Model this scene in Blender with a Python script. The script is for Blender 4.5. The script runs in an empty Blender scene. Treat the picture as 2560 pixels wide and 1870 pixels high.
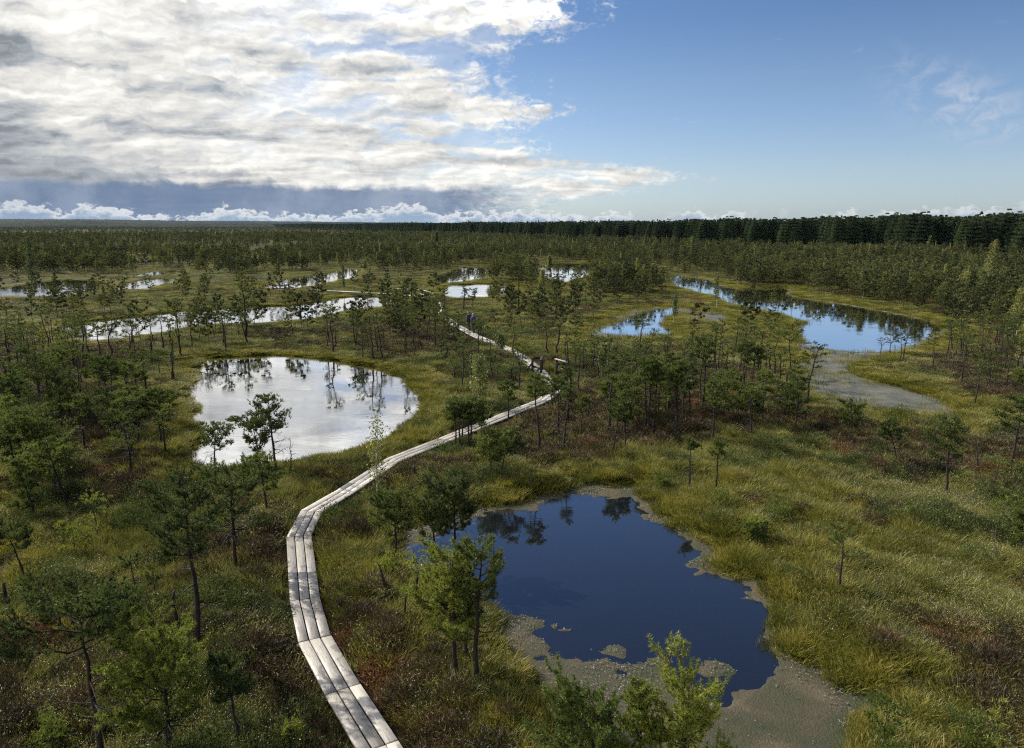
import bpy, math, random
import numpy as np
from mathutils import Vector

# ------------------------------------------------------------------ camera
SC = bpy.context.scene
COL = SC.collection
CAM_H, FPX, PITCH, S = 9.0, 1900.0, math.radians(11.1), 2560 / 2262
cam_d = bpy.data.cameras.new('camera')
cam_d.sensor_width = 36; cam_d.lens = FPX / 2560 * 36
cam_d.clip_start = 0.1; cam_d.clip_end = 30000
cam = bpy.data.objects.new('camera', cam_d); COL.objects.link(cam)
cam.location = (0, 0, CAM_H); cam.rotation_euler = (math.radians(90) - PITCH, 0, 0)
SC.camera = cam
SC.view_settings.view_transform = 'Standard'; SC.view_settings.look = 'None'
SC.view_settings.gamma = 1; SC.view_settings.use_curve_mapping = False
SC.view_settings.exposure = 0.5
SC.cycles.use_denoising = False; SC.cycles.filter_width = 1.2
SC.cycles.max_bounces = 6; SC.cycles.diffuse_bounces = 2; SC.cycles.glossy_bounces = 3
SC.cycles.transmission_bounces = 3; SC.cycles.transparent_max_bounces = 4
SC.cycles.caustics_reflective = False; SC.cycles.caustics_refractive = False

SUN_AZ, SUN_EL = math.radians(-58), math.radians(36)     # azimuth from +Y, negative = to the left

# ------------------------------------------------------------------ node helpers
class NT:
    def __init__(s, nt): s.nt = nt; s.n = nt.nodes; s.l = nt.links
    def node(s, t, **kw):
        n = s.n.new(t)
        for k, v in kw.items(): setattr(n, k, v)
        return n
    def put(s, sock, v):
        if isinstance(v, bpy.types.NodeSocket): s.l.new(v, sock)
        elif v is not None: sock.default_value = v
    def m(s, op, a, b=None, c=None, clamp=False):
        n = s.node('ShaderNodeMath', operation=op, use_clamp=clamp)
        s.put(n.inputs[0], a); s.put(n.inputs[1], b)
        if c is not None: s.put(n.inputs[2], c)
        return n.outputs[0]
    def sm(s, x, a, b):                       # smoothstep a..b -> 0..1
        n = s.node('ShaderNodeMapRange', interpolation_type='SMOOTHSTEP')
        s.put(n.inputs[0], x); s.put(n.inputs[1], a); s.put(n.inputs[2], b)
        n.inputs[3].default_value = 0; n.inputs[4].default_value = 1
        return n.outputs[0]
    def mix(s, f, a, b, mode='MIX'):
        n = s.node('ShaderNodeMix', data_type='RGBA', blend_type=mode)
        s.put(n.inputs[0], f)
        for i, v in ((6, a), (7, b)):
            if isinstance(v, tuple) and len(v) == 3: v = v + (1,)
            s.put(n.inputs[i], v)
        return n.outputs[2]
    def noise(s, vec, scale, detail=4, rough=0.5, dist=0.0, dims='3D', w=None, out=0):
        n = s.node('ShaderNodeTexNoise', noise_dimensions=dims)
        s.put(n.inputs['Vector'], vec)
        n.inputs['Scale'].default_value = scale; n.inputs['Detail'].default_value = detail
        n.inputs['Roughness'].default_value = rough; n.inputs['Distortion'].default_value = dist
        return n.outputs[out]
    def comb(s, x, y, z):
        n = s.node('ShaderNodeCombineXYZ')
        s.put(n.inputs[0], x); s.put(n.inputs[1], y); s.put(n.inputs[2], z)
        return n.outputs[0]
    def vm(s, op, a, b=None, sc=None):
        n = s.node('ShaderNodeVectorMath', operation=op)
        s.put(n.inputs[0], a); s.put(n.inputs[1], b)
        if sc is not None: s.put(n.inputs['Scale'], sc)
        return n.outputs[0]
    def ramp(s, f, stops):
        n = s.node('ShaderNodeValToRGB'); s.put(n.inputs[0], f)
        e = n.color_ramp.elements
        while len(e) < len(stops): e.new(0.5)
        for i, (p, c) in enumerate(stops):
            e[i].position = p; e[i].color = tuple(c) + (1,)
        return n.outputs[0]
    def curve(s, f, pts):
        n = s.node('ShaderNodeFloatCurve'); s.put(n.inputs['Value'], f)
        cu = n.mapping.curves[0]
        while len(cu.points) < len(pts): cu.points.new(0.5, 0.5)
        for p, q in zip(cu.points, pts): p.location = q; p.handle_type = 'VECTOR'
        n.mapping.update()
        return n.outputs[0]

# ------------------------------------------------------------------ sky and clouds
world = bpy.data.worlds.new('World'); SC.world = world; world.use_nodes = True
w = NT(world.node_tree); w.n.clear()
out = w.node('ShaderNodeOutputWorld'); bg = w.node('ShaderNodeBackground')
w.l.new(bg.outputs[0], out.inputs[0])
SKY_K = 0.075
sky = w.node('ShaderNodeTexSky', sky_type='NISHITA', sun_disc=False)
sky.sun_elevation = SUN_EL; sky.sun_rotation = SUN_AZ
sky.air_density = 1.0; sky.dust_density = 0.6; sky.ozone_density = 1.6
D = w.node('ShaderNodeTexCoord').outputs['Generated']
sp = w.node('ShaderNodeSeparateXYZ'); w.l.new(D, sp.inputs[0])
X, Y, Z = sp.outputs
DEG = 57.29578
az = w.m('MULTIPLY', w.m('ARCTAN2', X, Y), DEG)
el = w.m('MULTIPLY', w.m('ARCSINE', Z), DEG)
zz = w.m('ADD', w.m('MAXIMUM', Z, 0.0), 0.07)
q = w.comb(w.m('DIVIDE', X, zz), w.m('DIVIDE', Y, zz), 0.0)
ang = w.comb(w.m('MULTIPLY', az, 0.1), w.m('MULTIPLY', el, 0.1), 3.0)
# edge of the big cloud sheet: azimuth limit as a function of elevation
edge = w.curve(w.m('DIVIDE', el, 40.0, clamp=True),
               [(0, .52), (.035, .50), (.055, .60), (.075, .66), (.10, .645), (.118, .55), (.16, .51), (.20, .555), (.235, .50),
                (.28, .485), (.34, .56), (.40, .56), (.5, .50), (.65, .33), (1, .10)])
edge = w.m('MULTIPLY', w.m('SUBTRACT', edge, 0.5), 80.0)
warp = w.noise(ang, 5.0, 6, 0.62, 0.4)
wfine = w.noise(w.vm('MULTIPLY', ang, (1.0, 2.2, 1.0)), 11.0, 6, 0.65, 0.8)
d_edge = w.m('SUBTRACT', edge, az)
d_edge = w.m('ADD', d_edge, w.m('MULTIPLY', w.m('SUBTRACT', warp, 0.5), 13.0))
d_edge = w.m('ADD', d_edge, w.m('MULTIPLY', w.m('SUBTRACT', wfine, 0.5), 13.0))
cov = w.sm(d_edge, -1.0, 4.6)
# texture inside the sheet, flattened by perspective; streaks run across the view
wq = w.vm('ADD', q, w.vm('MULTIPLY', w.vm('SUBTRACT', w.noise(q, 0.7, 3, 0.5, 0, out=1), (.5, .5, .5)), (1.6, 1.2, 0)))
aw = w.vm('ADD', w.vm('MULTIPLY', ang, (0.85, 2.3, 1.0)), w.comb(w.m('MULTIPLY', warp, 0.22), w.m('MULTIPLY', warp, 0.30), 0.0))
v1 = w.vm('MULTIPLY', wq, (0.75, 1.25, 1))
p1 = w.noise(v1, 1.25, 7, 0.52, 0.15)
a1 = w.noise(aw, 3.6, 7, 0.52, 0.25)
n1 = w.m('ADD', w.m('MULTIPLY', p1, 0.5), w.m('MULTIPLY', a1, 0.5))
n2 = w.m('ADD', w.m('MULTIPLY', w.noise(w.vm('MULTIPLY', wq, (0.6, 0.9, 1)), 0.8, 5, 0.55, 0.2), 0.55), w.m('MULTIPLY', w.noise(w.vm('ADD', w.vm('MULTIPLY', aw, (1, 1.1, 1)), (5, 2, 1)), 2.0, 4, 0.5, 0.2), 0.45))
p1b = w.noise(w.vm('ADD', v1, (-0.10, 0.07, 0.03)), 1.25, 7, 0.52, 0.15)
a1b = w.noise(w.vm('ADD', aw, (-0.03, 0.06, 0.0)), 3.6, 7, 0.52, 0.25)
relief = w.m('ADD', w.m('MULTIPLY', w.m('SUBTRACT', p1, p1b), 0.5), w.m('MULTIPLY', w.m('SUBTRACT', a1, a1b), 0.9))
holes = w.sm(w.m('ADD', w.m('MULTIPLY', n1, 0.6), w.m('MULTIPLY', n2, 0.4)), 0.44, 0.52)
near_edge = w.sm(d_edge, 30.0, 4.0)
hole_amt = w.m('MULTIPLY', near_edge, 0.75)
cov = w.m('MULTIPLY', cov, w.m('SUBTRACT', 1.0, w.m('MULTIPLY', hole_amt, w.m('SUBTRACT', 1.0, holes))))
darkm = w.sm(w.m('ADD', w.m('MULTIPLY', n2, 0.75), w.m('MULTIPLY', n1, 0.25)), 0.465, 0.60)
# the thicker (darker) part of the sheet sits to the left
left_amt = w.sm(az, 4.0, -26.0)
darkm = w.m('MULTIPLY', darkm, w.m('ADD', 0.55, w.m('MULTIPLY', left_amt, 0.45)))
lowdark = w.m('MULTIPLY', w.sm(el, 6.5, 3.2), w.sm(w.m('ADD', az, w.m('MULTIPLY', w.m('SUBTRACT', warp, .5), 16)), -17.0, -30.0))
b = w.m('SUBTRACT', 0.95, w.m('MULTIPLY', darkm, 0.58))
b = w.m('ADD', b, w.m('MULTIPLY', relief, 1.6))
b = w.m('MULTIPLY', b, w.m('SUBTRACT', 1.0, w.m('MULTIPLY', lowdark, 0.55)))
b = w.m('MAXIMUM', b, 0.30)
b = w.m('MULTIPLY', b, w.m('MULTIPLY', w.m('ADD', 1.0, w.m('MULTIPLY', w.sm(el, 13.0, 17.0), 1.1)), 0.70))
ctint = w.mix(w.sm(b, 0.22, 0.60), (0.90, 0.98, 1.08), (1.0, 0.985, 0.935))
ccol = w.vm('SCALE', ctint, None, b)
# rain band low on the left
band = w.m('MULTIPLY', w.sm(w.m('ADD', el, w.m('MULTIPLY', w.m('SUBTRACT', warp, .5), 1.6)), 3.0, 2.4),
           w.sm(w.m('ADD', az, w.m('MULTIPLY', w.m('SUBTRACT', wfine, .5), 10)), 4.0, -6.0))
bandc = w.mix(w.sm(w.noise(w.vm('MULTIPLY', ang, (1.0, .8, 1)), 3.0, 5, .55), .40, .70), (0.115, 0.165, 0.26), (0.20, 0.25, 0.34))
# puffs along the horizon
pn = w.noise(w.vm('MULTIPLY', ang, (1.0, 1.9, 1.0)), 13.0, 6, 0.62, 0.3)
pbig = w.noise(w.vm('MULTIPLY', ang, (1.0, 0.0, 1.0)), 3.2, 3, 0.5)
ptop = w.m('ADD', -0.35, w.m('MULTIPLY', pbig, 2.7))
ph = w.m('SUBTRACT', w.m('ADD', ptop, w.m('MULTIPLY', w.m('SUBTRACT', pn, .5), 2.3)), el)
pgap = w.sm(w.m('ADD', w.noise(w.vm('ADD', w.vm('MULTIPLY', ang, (1.0, 0.0, 1.0)), (7, 0, 0)), 2.6, 3, 0.6), w.m('MULTIPLY', w.sm(az, 8.0, -4.0), 0.25)), 0.42, 0.55)
puff = w.m('MULTIPLY', w.m('MULTIPLY', w.sm(ph, 0.0, 0.30), pgap), w.sm(w.m('ADD', w.m('ABSOLUTE', w.m('SUBTRACT', az, -2.0)), w.m('MULTIPLY', pn, 12)), 56, 30))
puffc = w.mix(w.sm(w.m('ADD', ph, w.m('MULTIPLY', pn, -0.3)), 0.75, -0.1), (0.22, 0.29, 0.39), (0.60, 0.61, 0.61))
# thin veils in the blue part
vn = w.noise(w.vm('MULTIPLY', ang, (1.0, 1.5, 1.0)), 6.0, 7, 0.6, 0.9)
va = w.sm(w.m('ABSOLUTE', w.m('SUBTRACT', az, 29.5)), 6.5, 0.0)
vb = w.sm(w.m('ABSOLUTE', w.m('ADD', w.m('SUBTRACT', el, 8.0), w.m('MULTIPLY', w.m('SUBTRACT', az, 28.0), 0.42))), 3.2, 0.0)
veil = w.m('MULTIPLY', w.m('MULTIPLY', va, vb), w.sm(vn, 0.40, 0.72))
wn = w.noise(w.vm('MULTIPLY', ang, (0.8, 2.4, 1.0)), 5.0, 5, 0.6, 0.6)
wisp = w.m('MULTIPLY', w.m('MULTIPLY', w.sm(wn, 0.63, 0.80), 0.35), w.m('MULTIPLY', w.sm(el, 1.5, 4.0), w.sm(el, 16.0, 9.0)))
veil = w.m('MINIMUM', w.m('ADD', w.m('MULTIPLY', veil, 0.75), wisp), 1.0)
skyc = w.vm('SCALE', sky.outputs[0], None, SKY_K)
grade = w.ramp(w.m('DIVIDE', el, 30.0, clamp=True), [(0, (.89, 1.10, 1.55)), (.12, (.92, 1.01, 1.27)), (.33, (.77, .87, 1.06)), (.46, (.61, .75, .97)), (1, (.57, .72, .97))])
skyc = w.mix(1.0, skyc, grade, 'MULTIPLY')
c = w.mix(veil, skyc, (0.40, 0.44, 0.52))
c = w.mix(cov, c, ccol)
c = w.mix(w.m('MULTIPLY', band, 0.93), c, bandc)
c = w.mix(puff, c, puffc)
c = w.mix(w.sm(el, -0.5, -3.0), c, (0.10, 0.12, 0.12))
w.l.new(c, bg.inputs[0]); bg.inputs[1].default_value = 1.0

# ------------------------------------------------------------------ sun
sun_d = bpy.data.lights.new('sun', 'SUN'); sun_d.energy = 5.0; sun_d.angle = math.radians(0.55)
sun_d.color = (1.0, 0.925, 0.80)
sun = bpy.data.objects.new('sun', sun_d); COL.objects.link(sun)
sv = Vector((math.sin(SUN_AZ) * math.cos(SUN_EL), math.cos(SUN_AZ) * math.cos(SUN_EL), math.sin(SUN_EL)))
sun.rotation_euler = sv.to_track_quat('Z', 'Y').to_euler()

# ------------------------------------------------------------------ pixel -> ground
CP, SP = math.cos(PITCH), math.sin(PITCH)
def at(x, y, z=0.0):                          # x, y in the 2262-wide view of the photograph
    x *= S; y *= S
    dx = x - 1280; dy = CP * FPX + SP * (935 - y); dz = -SP * FPX + CP * (935 - y)
    t = (z - CAM_H) / dz
    return (dx * t, dy * t)
def height_at(xw, yw, y):                     # world height of pixel row y above the spot (xw, yw)
    k = (935 - y * S)
    # solve dz/dy ratio
    return CAM_H + yw * (-SP * FPX + CP * k) / (CP * FPX + SP * k)
def to_px(xw, yw, zw=0.0):
    z = zw - CAM_H
    d = CP * yw - SP * z; u = SP * yw + CP * z
    return ((1280 + FPX * xw / d) / S, (935 - FPX * u / d) / S)

# ------------------------------------------------------------------ noise on arrays
_r = np.random.RandomState(7); _LAT = _r.rand(256, 256)
def vnoise(x, y):
    x = np.asarray(x, float); y = np.asarray(y, float)
    xi = np.floor(x).astype(int); yi = np.floor(y).astype(int)
    fx = x - xi; fy = y - yi
    fx = fx * fx * (3 - 2 * fx); fy = fy * fy * (3 - 2 * fy)
    a = _LAT[xi & 255, yi & 255]; b_ = _LAT[(xi + 1) & 255, yi & 255]
    c_ = _LAT[xi & 255, (yi + 1) & 255]; d_ = _LAT[(xi + 1) & 255, (yi + 1) & 255]
    return (a * (1 - fx) + b_ * fx) * (1 - fy) + (c_ * (1 - fx) + d_ * fx) * fy
def fbm(x, y, o=3):
    s = 0; a = 0.5; t = 0
    for i in range(o):
        s = s + a * vnoise(x * 2 ** i + 17.3 * i, y * 2 ** i + 5.1 * i); t += a; a *= 0.5
    return s / t

# ------------------------------------------------------------------ ponds
PONDS = {
 'white_pond': [(460,792),(520,787),(600,785),(680,790),(760,800),(840,815),(880,830),(905,850),(925,880),(928,905),(900,930),(870,950),(840,962),(800,972),(740,988),(680,1000),(640,1007),(560,1012),(500,1018),(445,1030),(432,1010),(438,975),(453,944),(415,927),(445,905),(460,895),(422,878),(415,860),(441,832),(427,820),(439,807)],
 'dark_pond': [(1270,1074),(1307,1070),(1345,1074),(1407,1078),(1418,1105),(1468,1139),(1499,1162),(1519,1193),(1561,1209),(1576,1220),(1549,1243),(1592,1266),(1650,1282),(1684,1301),(1684,1324),(1715,1340),(1711,1363),(1692,1401),(1692,1424),(1732,1451),(1796,1462),(1825,1491),(1874,1524),(1903,1528),(1895,1561),(1886,1602),(1850,1660),(1790,1760),(1640,1800),(1480,1740),(1400,1640),(1320,1560),(1230,1505),(1187,1480),(1153,1451),(1118,1401),(1099,1355),(1060,1310),(1000,1285),(942,1248),(901,1235),(880,1205),(888,1170),(942,1160),(1010,1140),(1060,1128),(1126,1122),(1195,1107),(1240,1090)],
 'long_pond': [(1467,611),(1502,609),(1565,618),(1593,632),(1636,639),(1713,637),(1748,634),(1745,649),(1773,658),(1825,665),(1889,674),(1959,688),(2015,698),(2061,709),(2096,723),(2089,732),(2050,748),(2029,760),(1970,775),(1938,781),(1889,793),(1868,811),(1847,818),(1882,832),(1959,850),(2022,871),(2082,888),(2117,902),(2064,908),(1959,900),(1854,888),(1794,865),(1759,836),(1780,822),(1750,810),(1783,797),(1794,785),(1760,770),(1766,751),(1759,727),(1782,713),(1748,702),(1713,690),(1664,681),(1607,670),(1572,653),(1537,646),(1498,635),(1474,621)],
 'reed_pond': [(1293,737),(1330,722),(1345,712),(1352,700),(1400,684),(1446,677),(1495,679),(1548,684),(1600,692),(1618,703),(1590,709),(1550,703),(1510,697),(1474,693),(1468,705),(1467,716),(1480,727),(1495,735),(1470,742),(1446,743),(1377,741),(1307,740)],
 'stream_pool': [(120,723),(158,714),(260,704),(337,695),(404,688),(468,684),(503,681),(563,677),(643,676),(703,667),(752,658),(795,655),(835,655),(869,662),(880,668),(855,675),(820,676),(786,682),(751,686),(696,700),(615,706),(548,711),(492,711),(404,720),(337,736),(288,738),(246,745),(197,749),(151,739)],
 'far_left_pool': [(-160,660),(-40,642),(0,640),(35,632),(88,624),(151,618),(207,619),(228,627),(214,644),(141,650),(53,652),(7,654),(-80,668)],
 'thin_pool': [(250,637),(302,621),(352,615),(392,615),(362,628),(316,637)],
 'thin_pool.001': [(292,608),(345,600),(400,600),(360,606)],
 'thin_pool.002': [(250,579),(316,573),(372,574),(330,581)],
 'thin_pool.003': [(525,557),(560,553),(600,554),(560,558)],
 'bench_pool': [(584,631),(605,625),(654,614),(686,610),(738,603),(766,594),(790,595),(772,614),(731,622),(668,633),(615,636)],
 'middle_pool': [(946,620),(995,605),(1026,593),(1050,590),(1078,590),(1071,605),(1057,616),(1008,620),(974,624)],
 'rail_pool': [(972,640),(995,631),(1064,627),(1127,629),(1117,650),(1085,652),(1001,654),(974,650)],
 'back_pool': [(1180,591),(1220,583),(1273,582),(1318,583),(1311,595),(1278,609),(1252,622),(1217,617),(1196,600)],
 'right_far_pool': [(2210,624),(2225,615),(2300,614),(2330,622),(2260,630)],
 'right_far_pool.001': [(2090,612),(2104,605),(2130,604),(2120,612)],
 'edge_pool': [(-60,1262),(-30,1248),(8,1246),(18,1256),(2,1266),(-40,1275)],
}
OPEN_DARK = [(1060,1140),(1136,1130),(1214,1110),(1262,1098),(1300,1101),(1350,1096),(1404,1094),(1414,1112),(1452,1145),(1492,1178),(1526,1205),(1534,1232),(1526,1243),(1549,1262),(1592,1278),(1648,1290),(1665,1320),(1695,1336),(1703,1355),(1684,1378),(1672,1402),(1684,1424),(1711,1443),(1722,1470),(1711,1494),(1718,1509),(1661,1522),(1636,1536),(1600,1552),(1570,1548),(1540,1540),(1515,1500),(1470,1478),(1440,1470),(1376,1466),(1361,1446),(1307,1446),(1284,1440),(1240,1424),(1214,1417),(1180,1409),(1164,1370),(1137,1355),(1118,1340),(1070,1300),(1000,1262),(950,1235),(930,1210),(940,1185),(985,1165)]
OPEN_LONG = [(1462,611),(1502,609),(1565,618),(1593,632),(1636,639),(1713,637),(1748,634),(1740,652),(1773,660),(1825,667),(1889,676),(1959,690),(2015,700),(2061,711),(2091,723),(2082,732),(2045,748),(2020,760),(1970,773),(1938,776),(1889,778),(1840,774),(1797,763),(1782,755),(1770,745),(1760,727),(1784,713),(1748,700),(1713,688),(1664,679),(1607,668),(1572,651),(1537,644),(1498,633),(1474,619)]
OPEN_REED = [(1310,735),(1345,722),(1380,704),(1420,688),(1450,681),(1490,682),(1490,692),(1468,700),(1462,716),(1475,730),(1485,737),(1446,741),(1377,739)]
# two trees-covered islands are left out of the long pond by its outline
def wpoly(pl, z=0.0): return np.array([at(x, y, z) for x, y in pl])
def bank_poly(pl, zt=.30):
    # banks on the camera's side are seen over the top of their grass, so they stand nearer
    P0 = np.array([at(x, y, 0.0) for x, y in pl]); P1 = np.array([at(x, y, zt) for x, y in pl])
    e = np.roll(P0, -1, 0) - np.roll(P0, 1, 0); area = np.sum(P0[:, 0] * np.roll(P0[:, 1], -1) - np.roll(P0[:, 0], -1) * P0[:, 1])
    n = np.stack([e[:, 1], -e[:, 0]], 1) * np.sign(area); n /= np.linalg.norm(n, axis=1)[:, None] + 1e-9
    w_ = np.clip(-n[:, 1] * 1.6 + .1, 0, 1)[:, None]
    dd = np.hypot(P0[:, 0], P0[:, 1])[:, None]
    return P0 * (1 - w_) + P1 * w_ + n * (.20 + .003 * dd)
PW = {k: bank_poly(v) for k, v in PONDS.items()}
OW = {'dark_pond': wpoly(OPEN_DARK), 'long_pond': wpoly(OPEN_LONG), 'reed_pond': wpoly(OPEN_REED)}
def sdf(P, poly):
    A = poly; B = np.roll(poly, -1, 0)
    d = np.full(len(P), 1e18); ins = np.zeros(len(P), bool)
    px, py = P[:, 0], P[:, 1]
    for (ax, ay), (bx, by) in zip(A, B):
        ex, ey = bx - ax, by - ay
        t = np.clip(((px - ax) * ex + (py - ay) * ey) / (ex * ex + ey * ey + 1e-12), 0, 1)
        dd = (px - ax - t * ex) ** 2 + (py - ay - t * ey) ** 2
        d = np.minimum(d, dd)
        cr = ((ay > py) != (by > py)) & (px < ex * (py - ay) / (ey + 1e-15 * (ey == 0)) + ax)
        ins ^= cr
    d = np.sqrt(d)
    return np.where(ins, -d, d)
def shore(P, margin=12.0):
    """distance to the nearest pond bank, negative over water, capped at margin"""
    P = np.asarray(P, float).reshape(-1, 2)
    out = np.full(len(P), margin)
    for poly in PW.values():
        lo = poly.min(0) - margin; hi = poly.max(0) + margin
        m = (P[:, 0] > lo[0]) & (P[:, 0] < hi[0]) & (P[:, 1] > lo[1]) & (P[:, 1] < hi[1])
        if m.any(): out[m] = np.minimum(out[m], sdf(P[m], poly))
    rag = (fbm(P[:, 0] * 1.1, P[:, 1] * 1.1, 3) - 0.5) * 0.9 + (vnoise(P[:, 0] * 4.1, P[:, 1] * 4.1) - .5) * 0.22
    return out + rag * np.clip(1.3 - abs(out) * 0.5, 0, 1)
def ground_h(x, y, sd=None):
    x = np.asarray(x, float); y = np.asarray(y, float)
    if sd is None: sd = shore(np.stack([x.ravel(), y.ravel()], 1)).reshape(x.shape)
    t = np.clip((sd + 0.22) / 0.5, 0, 1); t = t * t * (3 - 2 * t)
    near = np.clip(sd / 1.5, 0, 1); fd = np.clip(1 - (np.hypot(x, y) - 38) / 60, .12, 1)
    b_ = fbm(x * 0.9, y * 0.9, 3)
    h = -0.5 + t * 0.60 + t * ((b_ - 0.35) * 0.56 + (fbm(x * .23 + 9, y * .23, 2) - .45) * 0.5) * (0.25 + 0.75 * near) * fd
    h = np.where(t > 0.9, np.maximum(h, 0.05), h)
    P1 = np.stack([x.ravel(), y.ravel()], 1); m = (P1[:, 1] > 7) & (P1[:, 1] < 110) & (P1[:, 0] > -35) & (P1[:, 0] < 4)
    if m.any():
        pdn = np.full(len(P1), 9.0); pdn[m] = path_dist(P1[m]); k = np.clip((pdn.reshape(x.shape) - .35) / .9, 0, 1)
        h = np.where(h > .12, .12 + (h - .12) * k, h)
    return h

# boardwalk centre line (needed to keep trees off it)
BL = [(787.6,1652),(719.6,1526),(660,1415),(641,1322),(632,1184),(666,1130.5),(736,1091),(855.5,1015),(975,968),(1151,898)]
BR = [(886.4,1652),(793.8,1513.5),(730,1408.5),(705,1320),(688,1182),(710,1130.5),(777,1085),(888.5,1013),(990,972),(1156,906)]
ZB = .32
path = []
for l, r in zip(BL, BR):
    a_, b_ = at(*l, ZB), at(*r, ZB); path.append(((a_[0] + b_[0]) / 2, (a_[1] + b_[1]) / 2))
d0 = np.array(path[0]) - np.array(path[1]); path.insert(0, tuple(np.array(path[0]) + d0 * 2.2))
for pq in [(1200,884),(1228,862),(1216,845),(1192,817),(1151,785),(1120,767),(1092,758),(1057,744),(1038,735),(1015,722),(1001,713),(985,700),(968,684),(975,672),(960,665),(925,655),(896,651),(835,647),(751,643),(690,640)]:
    path.append(at(*pq, ZB))
path = np.array(path)
def path_dist(P):
    d = np.full(len(P), 1e9)
    for (ax, ay), (bx, by) in zip(path[:-1], path[1:]):
        ex, ey = bx - ax, by - ay
        t = np.clip(((P[:, 0] - ax) * ex + (P[:, 1] - ay) * ey) / (ex * ex + ey * ey), 0, 1)
        d = np.minimum(d, np.hypot(P[:, 0] - ax - t * ex, P[:, 1] - ay - t * ey))
    return d

# ------------------------------------------------------------------ mesh helpers
def mesh(name, V, F, mat=None, smooth=False, parent=None, link=True):
    V = np.asarray(V, np.float32); me = bpy.data.meshes.new(name)
    F = np.asarray(F, np.int32); k = F.shape[1]
    me.vertices.add(len(V)); me.vertices.foreach_set('co', V.ravel())
    me.loops.add(F.size); me.loops.foreach_set('vertex_index', F.ravel())
    me.polygons.add(len(F)); me.polygons.foreach_set('loop_start', np.arange(len(F), dtype=np.int32) * k)
    if smooth: me.polygons.foreach_set('use_smooth', np.ones(len(F), bool))
    me.update(calc_edges=True)
    if mat: me.materials.append(mat)
    o = bpy.data.objects.new(name, me)
    if link: COL.objects.link(o)
    if parent: o.parent = parent
    return o
def tag(o, label=None, cat=None, group=None, kind=None):
    if label: o['label'] = label
    if cat: o['category'] = cat
    if group: o['group'] = group
    if kind: o['kind'] = kind
    return o
def empty(name, loc, rz=0.0):
    o = bpy.data.objects.new(name, None); COL.objects.link(o)
    o.location = loc; o.rotation_euler = (0, 0, rz); o.empty_display_size = 0.2
    return o

# ------------------------------------------------------------------ materials
def new_mat(name):
    m_ = bpy.data.materials.new(name); m_.use_nodes = True
    t = NT(m_.node_tree); t.n.clear()
    o = t.node('ShaderNodeOutputMaterial')
    return m_, t, o
def leafy(name, c1, c2, c3, transl=0.4, scale=0.6, spec=0.03, rnd=0.7):
    m_, t, o = new_mat(name)
    geo = t.node('ShaderNodeNewGeometry'); oi = t.node('ShaderNodeObjectInfo')
    n = t.noise(geo.outputs['Position'], scale, 4, 0.6)
    nf = t.noise(geo.outputs['Position'], 9.0, 2, 0.6)
    f = t.m('ADD', t.m('MULTIPLY', n, 0.7), t.m('MULTIPLY', nf, 0.5))
    f = t.m('ADD', f, t.m('MULTIPLY', t.m('SUBTRACT', oi.outputs['Random'], 0.5), rnd))
    col = t.ramp(f, [(0.30, c1), (0.58, c2), (0.88, c3)])
    d = t.node('ShaderNodeBsdfDiffuse'); tr = t.node('ShaderNodeBsdfTranslucent')
    g = t.node('ShaderNodeBsdfGlossy'); g.inputs['Roughness'].default_value = 0.5
    t.l.new(col, d.inputs[0]); t.l.new(col, tr.inputs[0])
    mx = t.node('ShaderNodeMixShader'); mx.inputs[0].default_value = transl
    t.l.new(d.outputs[0], mx.inputs[1]); t.l.new(tr.outputs[0], mx.inputs[2])
    m2 = t.node('ShaderNodeMixShader'); m2.inputs[0].default_value = spec
    t.l.new(mx.outputs[0], m2.inputs[1]); t.l.new(g.outputs[0], m2.inputs[2])
    t.l.new(m2.outputs[0], o.inputs[0])
    return m_
M = {}
M['needles'] = leafy('pine_needles', (0.0330, 0.0500, 0.0113), (0.0825, 0.1124, 0.0226), (0.1650, 0.1936, 0.0363), .46, .7, rnd=.3)
M['needles_yellow'] = leafy('young_needles', (0.0901, 0.1263, 0.0206), (0.1672, 0.2006, 0.0281), (0.2572, 0.2821, 0.0374), .4, .9)
M['needles_far'] = leafy('far_needles', (0.0296, 0.0392, 0.0120), (0.0672, 0.0812, 0.0220), (0.1344, 0.1428, 0.0360), .35, .03, rnd=.7)
M['spruce'] = leafy('spruce_needles', (0.0209, 0.0370, 0.0209), (0.0448, 0.0706, 0.0359), (0.0972, 0.1260, 0.0538), .15, .02, spec=.01)
M['birch_leaf'] = leafy('birch_leaves', (0.0675, 0.0960, 0.0225), (0.1283, 0.1520, 0.0338), (0.2430, 0.2480, 0.0450), .45, .5, .05)
M['sedge'] = leafy('sedge_blades', (0.0725, 0.0827, 0.0120), (0.1581, 0.1626, 0.0220), (0.2701, 0.2343, 0.0420), .40, .55)
M['cotton'] = leafy('grass_blades', (0.0648, 0.0766, 0.0140), (0.1512, 0.1589, 0.0280), (0.2663, 0.2502, 0.0620), .38, .45)
M['cream'] = leafy('seed_heads', (0.2550, 0.2473, 0.1360), (0.4250, 0.4123, 0.2584), (0.6800, 0.6596, 0.4624), .5, 3.0)
M['mat_leaf'] = leafy('floating_leaf', (0.0600, 0.0600, 0.0420), (0.1200, 0.1140, 0.0840), (0.2520, 0.2400, 0.1920), .2, 2.0, .08)
M['heather'] = leafy('heather_twigs', (0.0218, 0.0175, 0.0100), (0.0514, 0.0385, 0.0200), (0.1088, 0.0676, 0.0340), .15, .6)
M['shrub'] = leafy('marsh_shrub_leaves', (0.0287, 0.0448, 0.0099), (0.0719, 0.0987, 0.0217), (0.1365, 0.1644, 0.0406), .3, .5, .03)
M['rust'] = leafy('rusty_moss', (0.0945, 0.0480, 0.0216), (0.1995, 0.0960, 0.0420), (0.2940, 0.1500, 0.0660), .15, 1.2)

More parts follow.
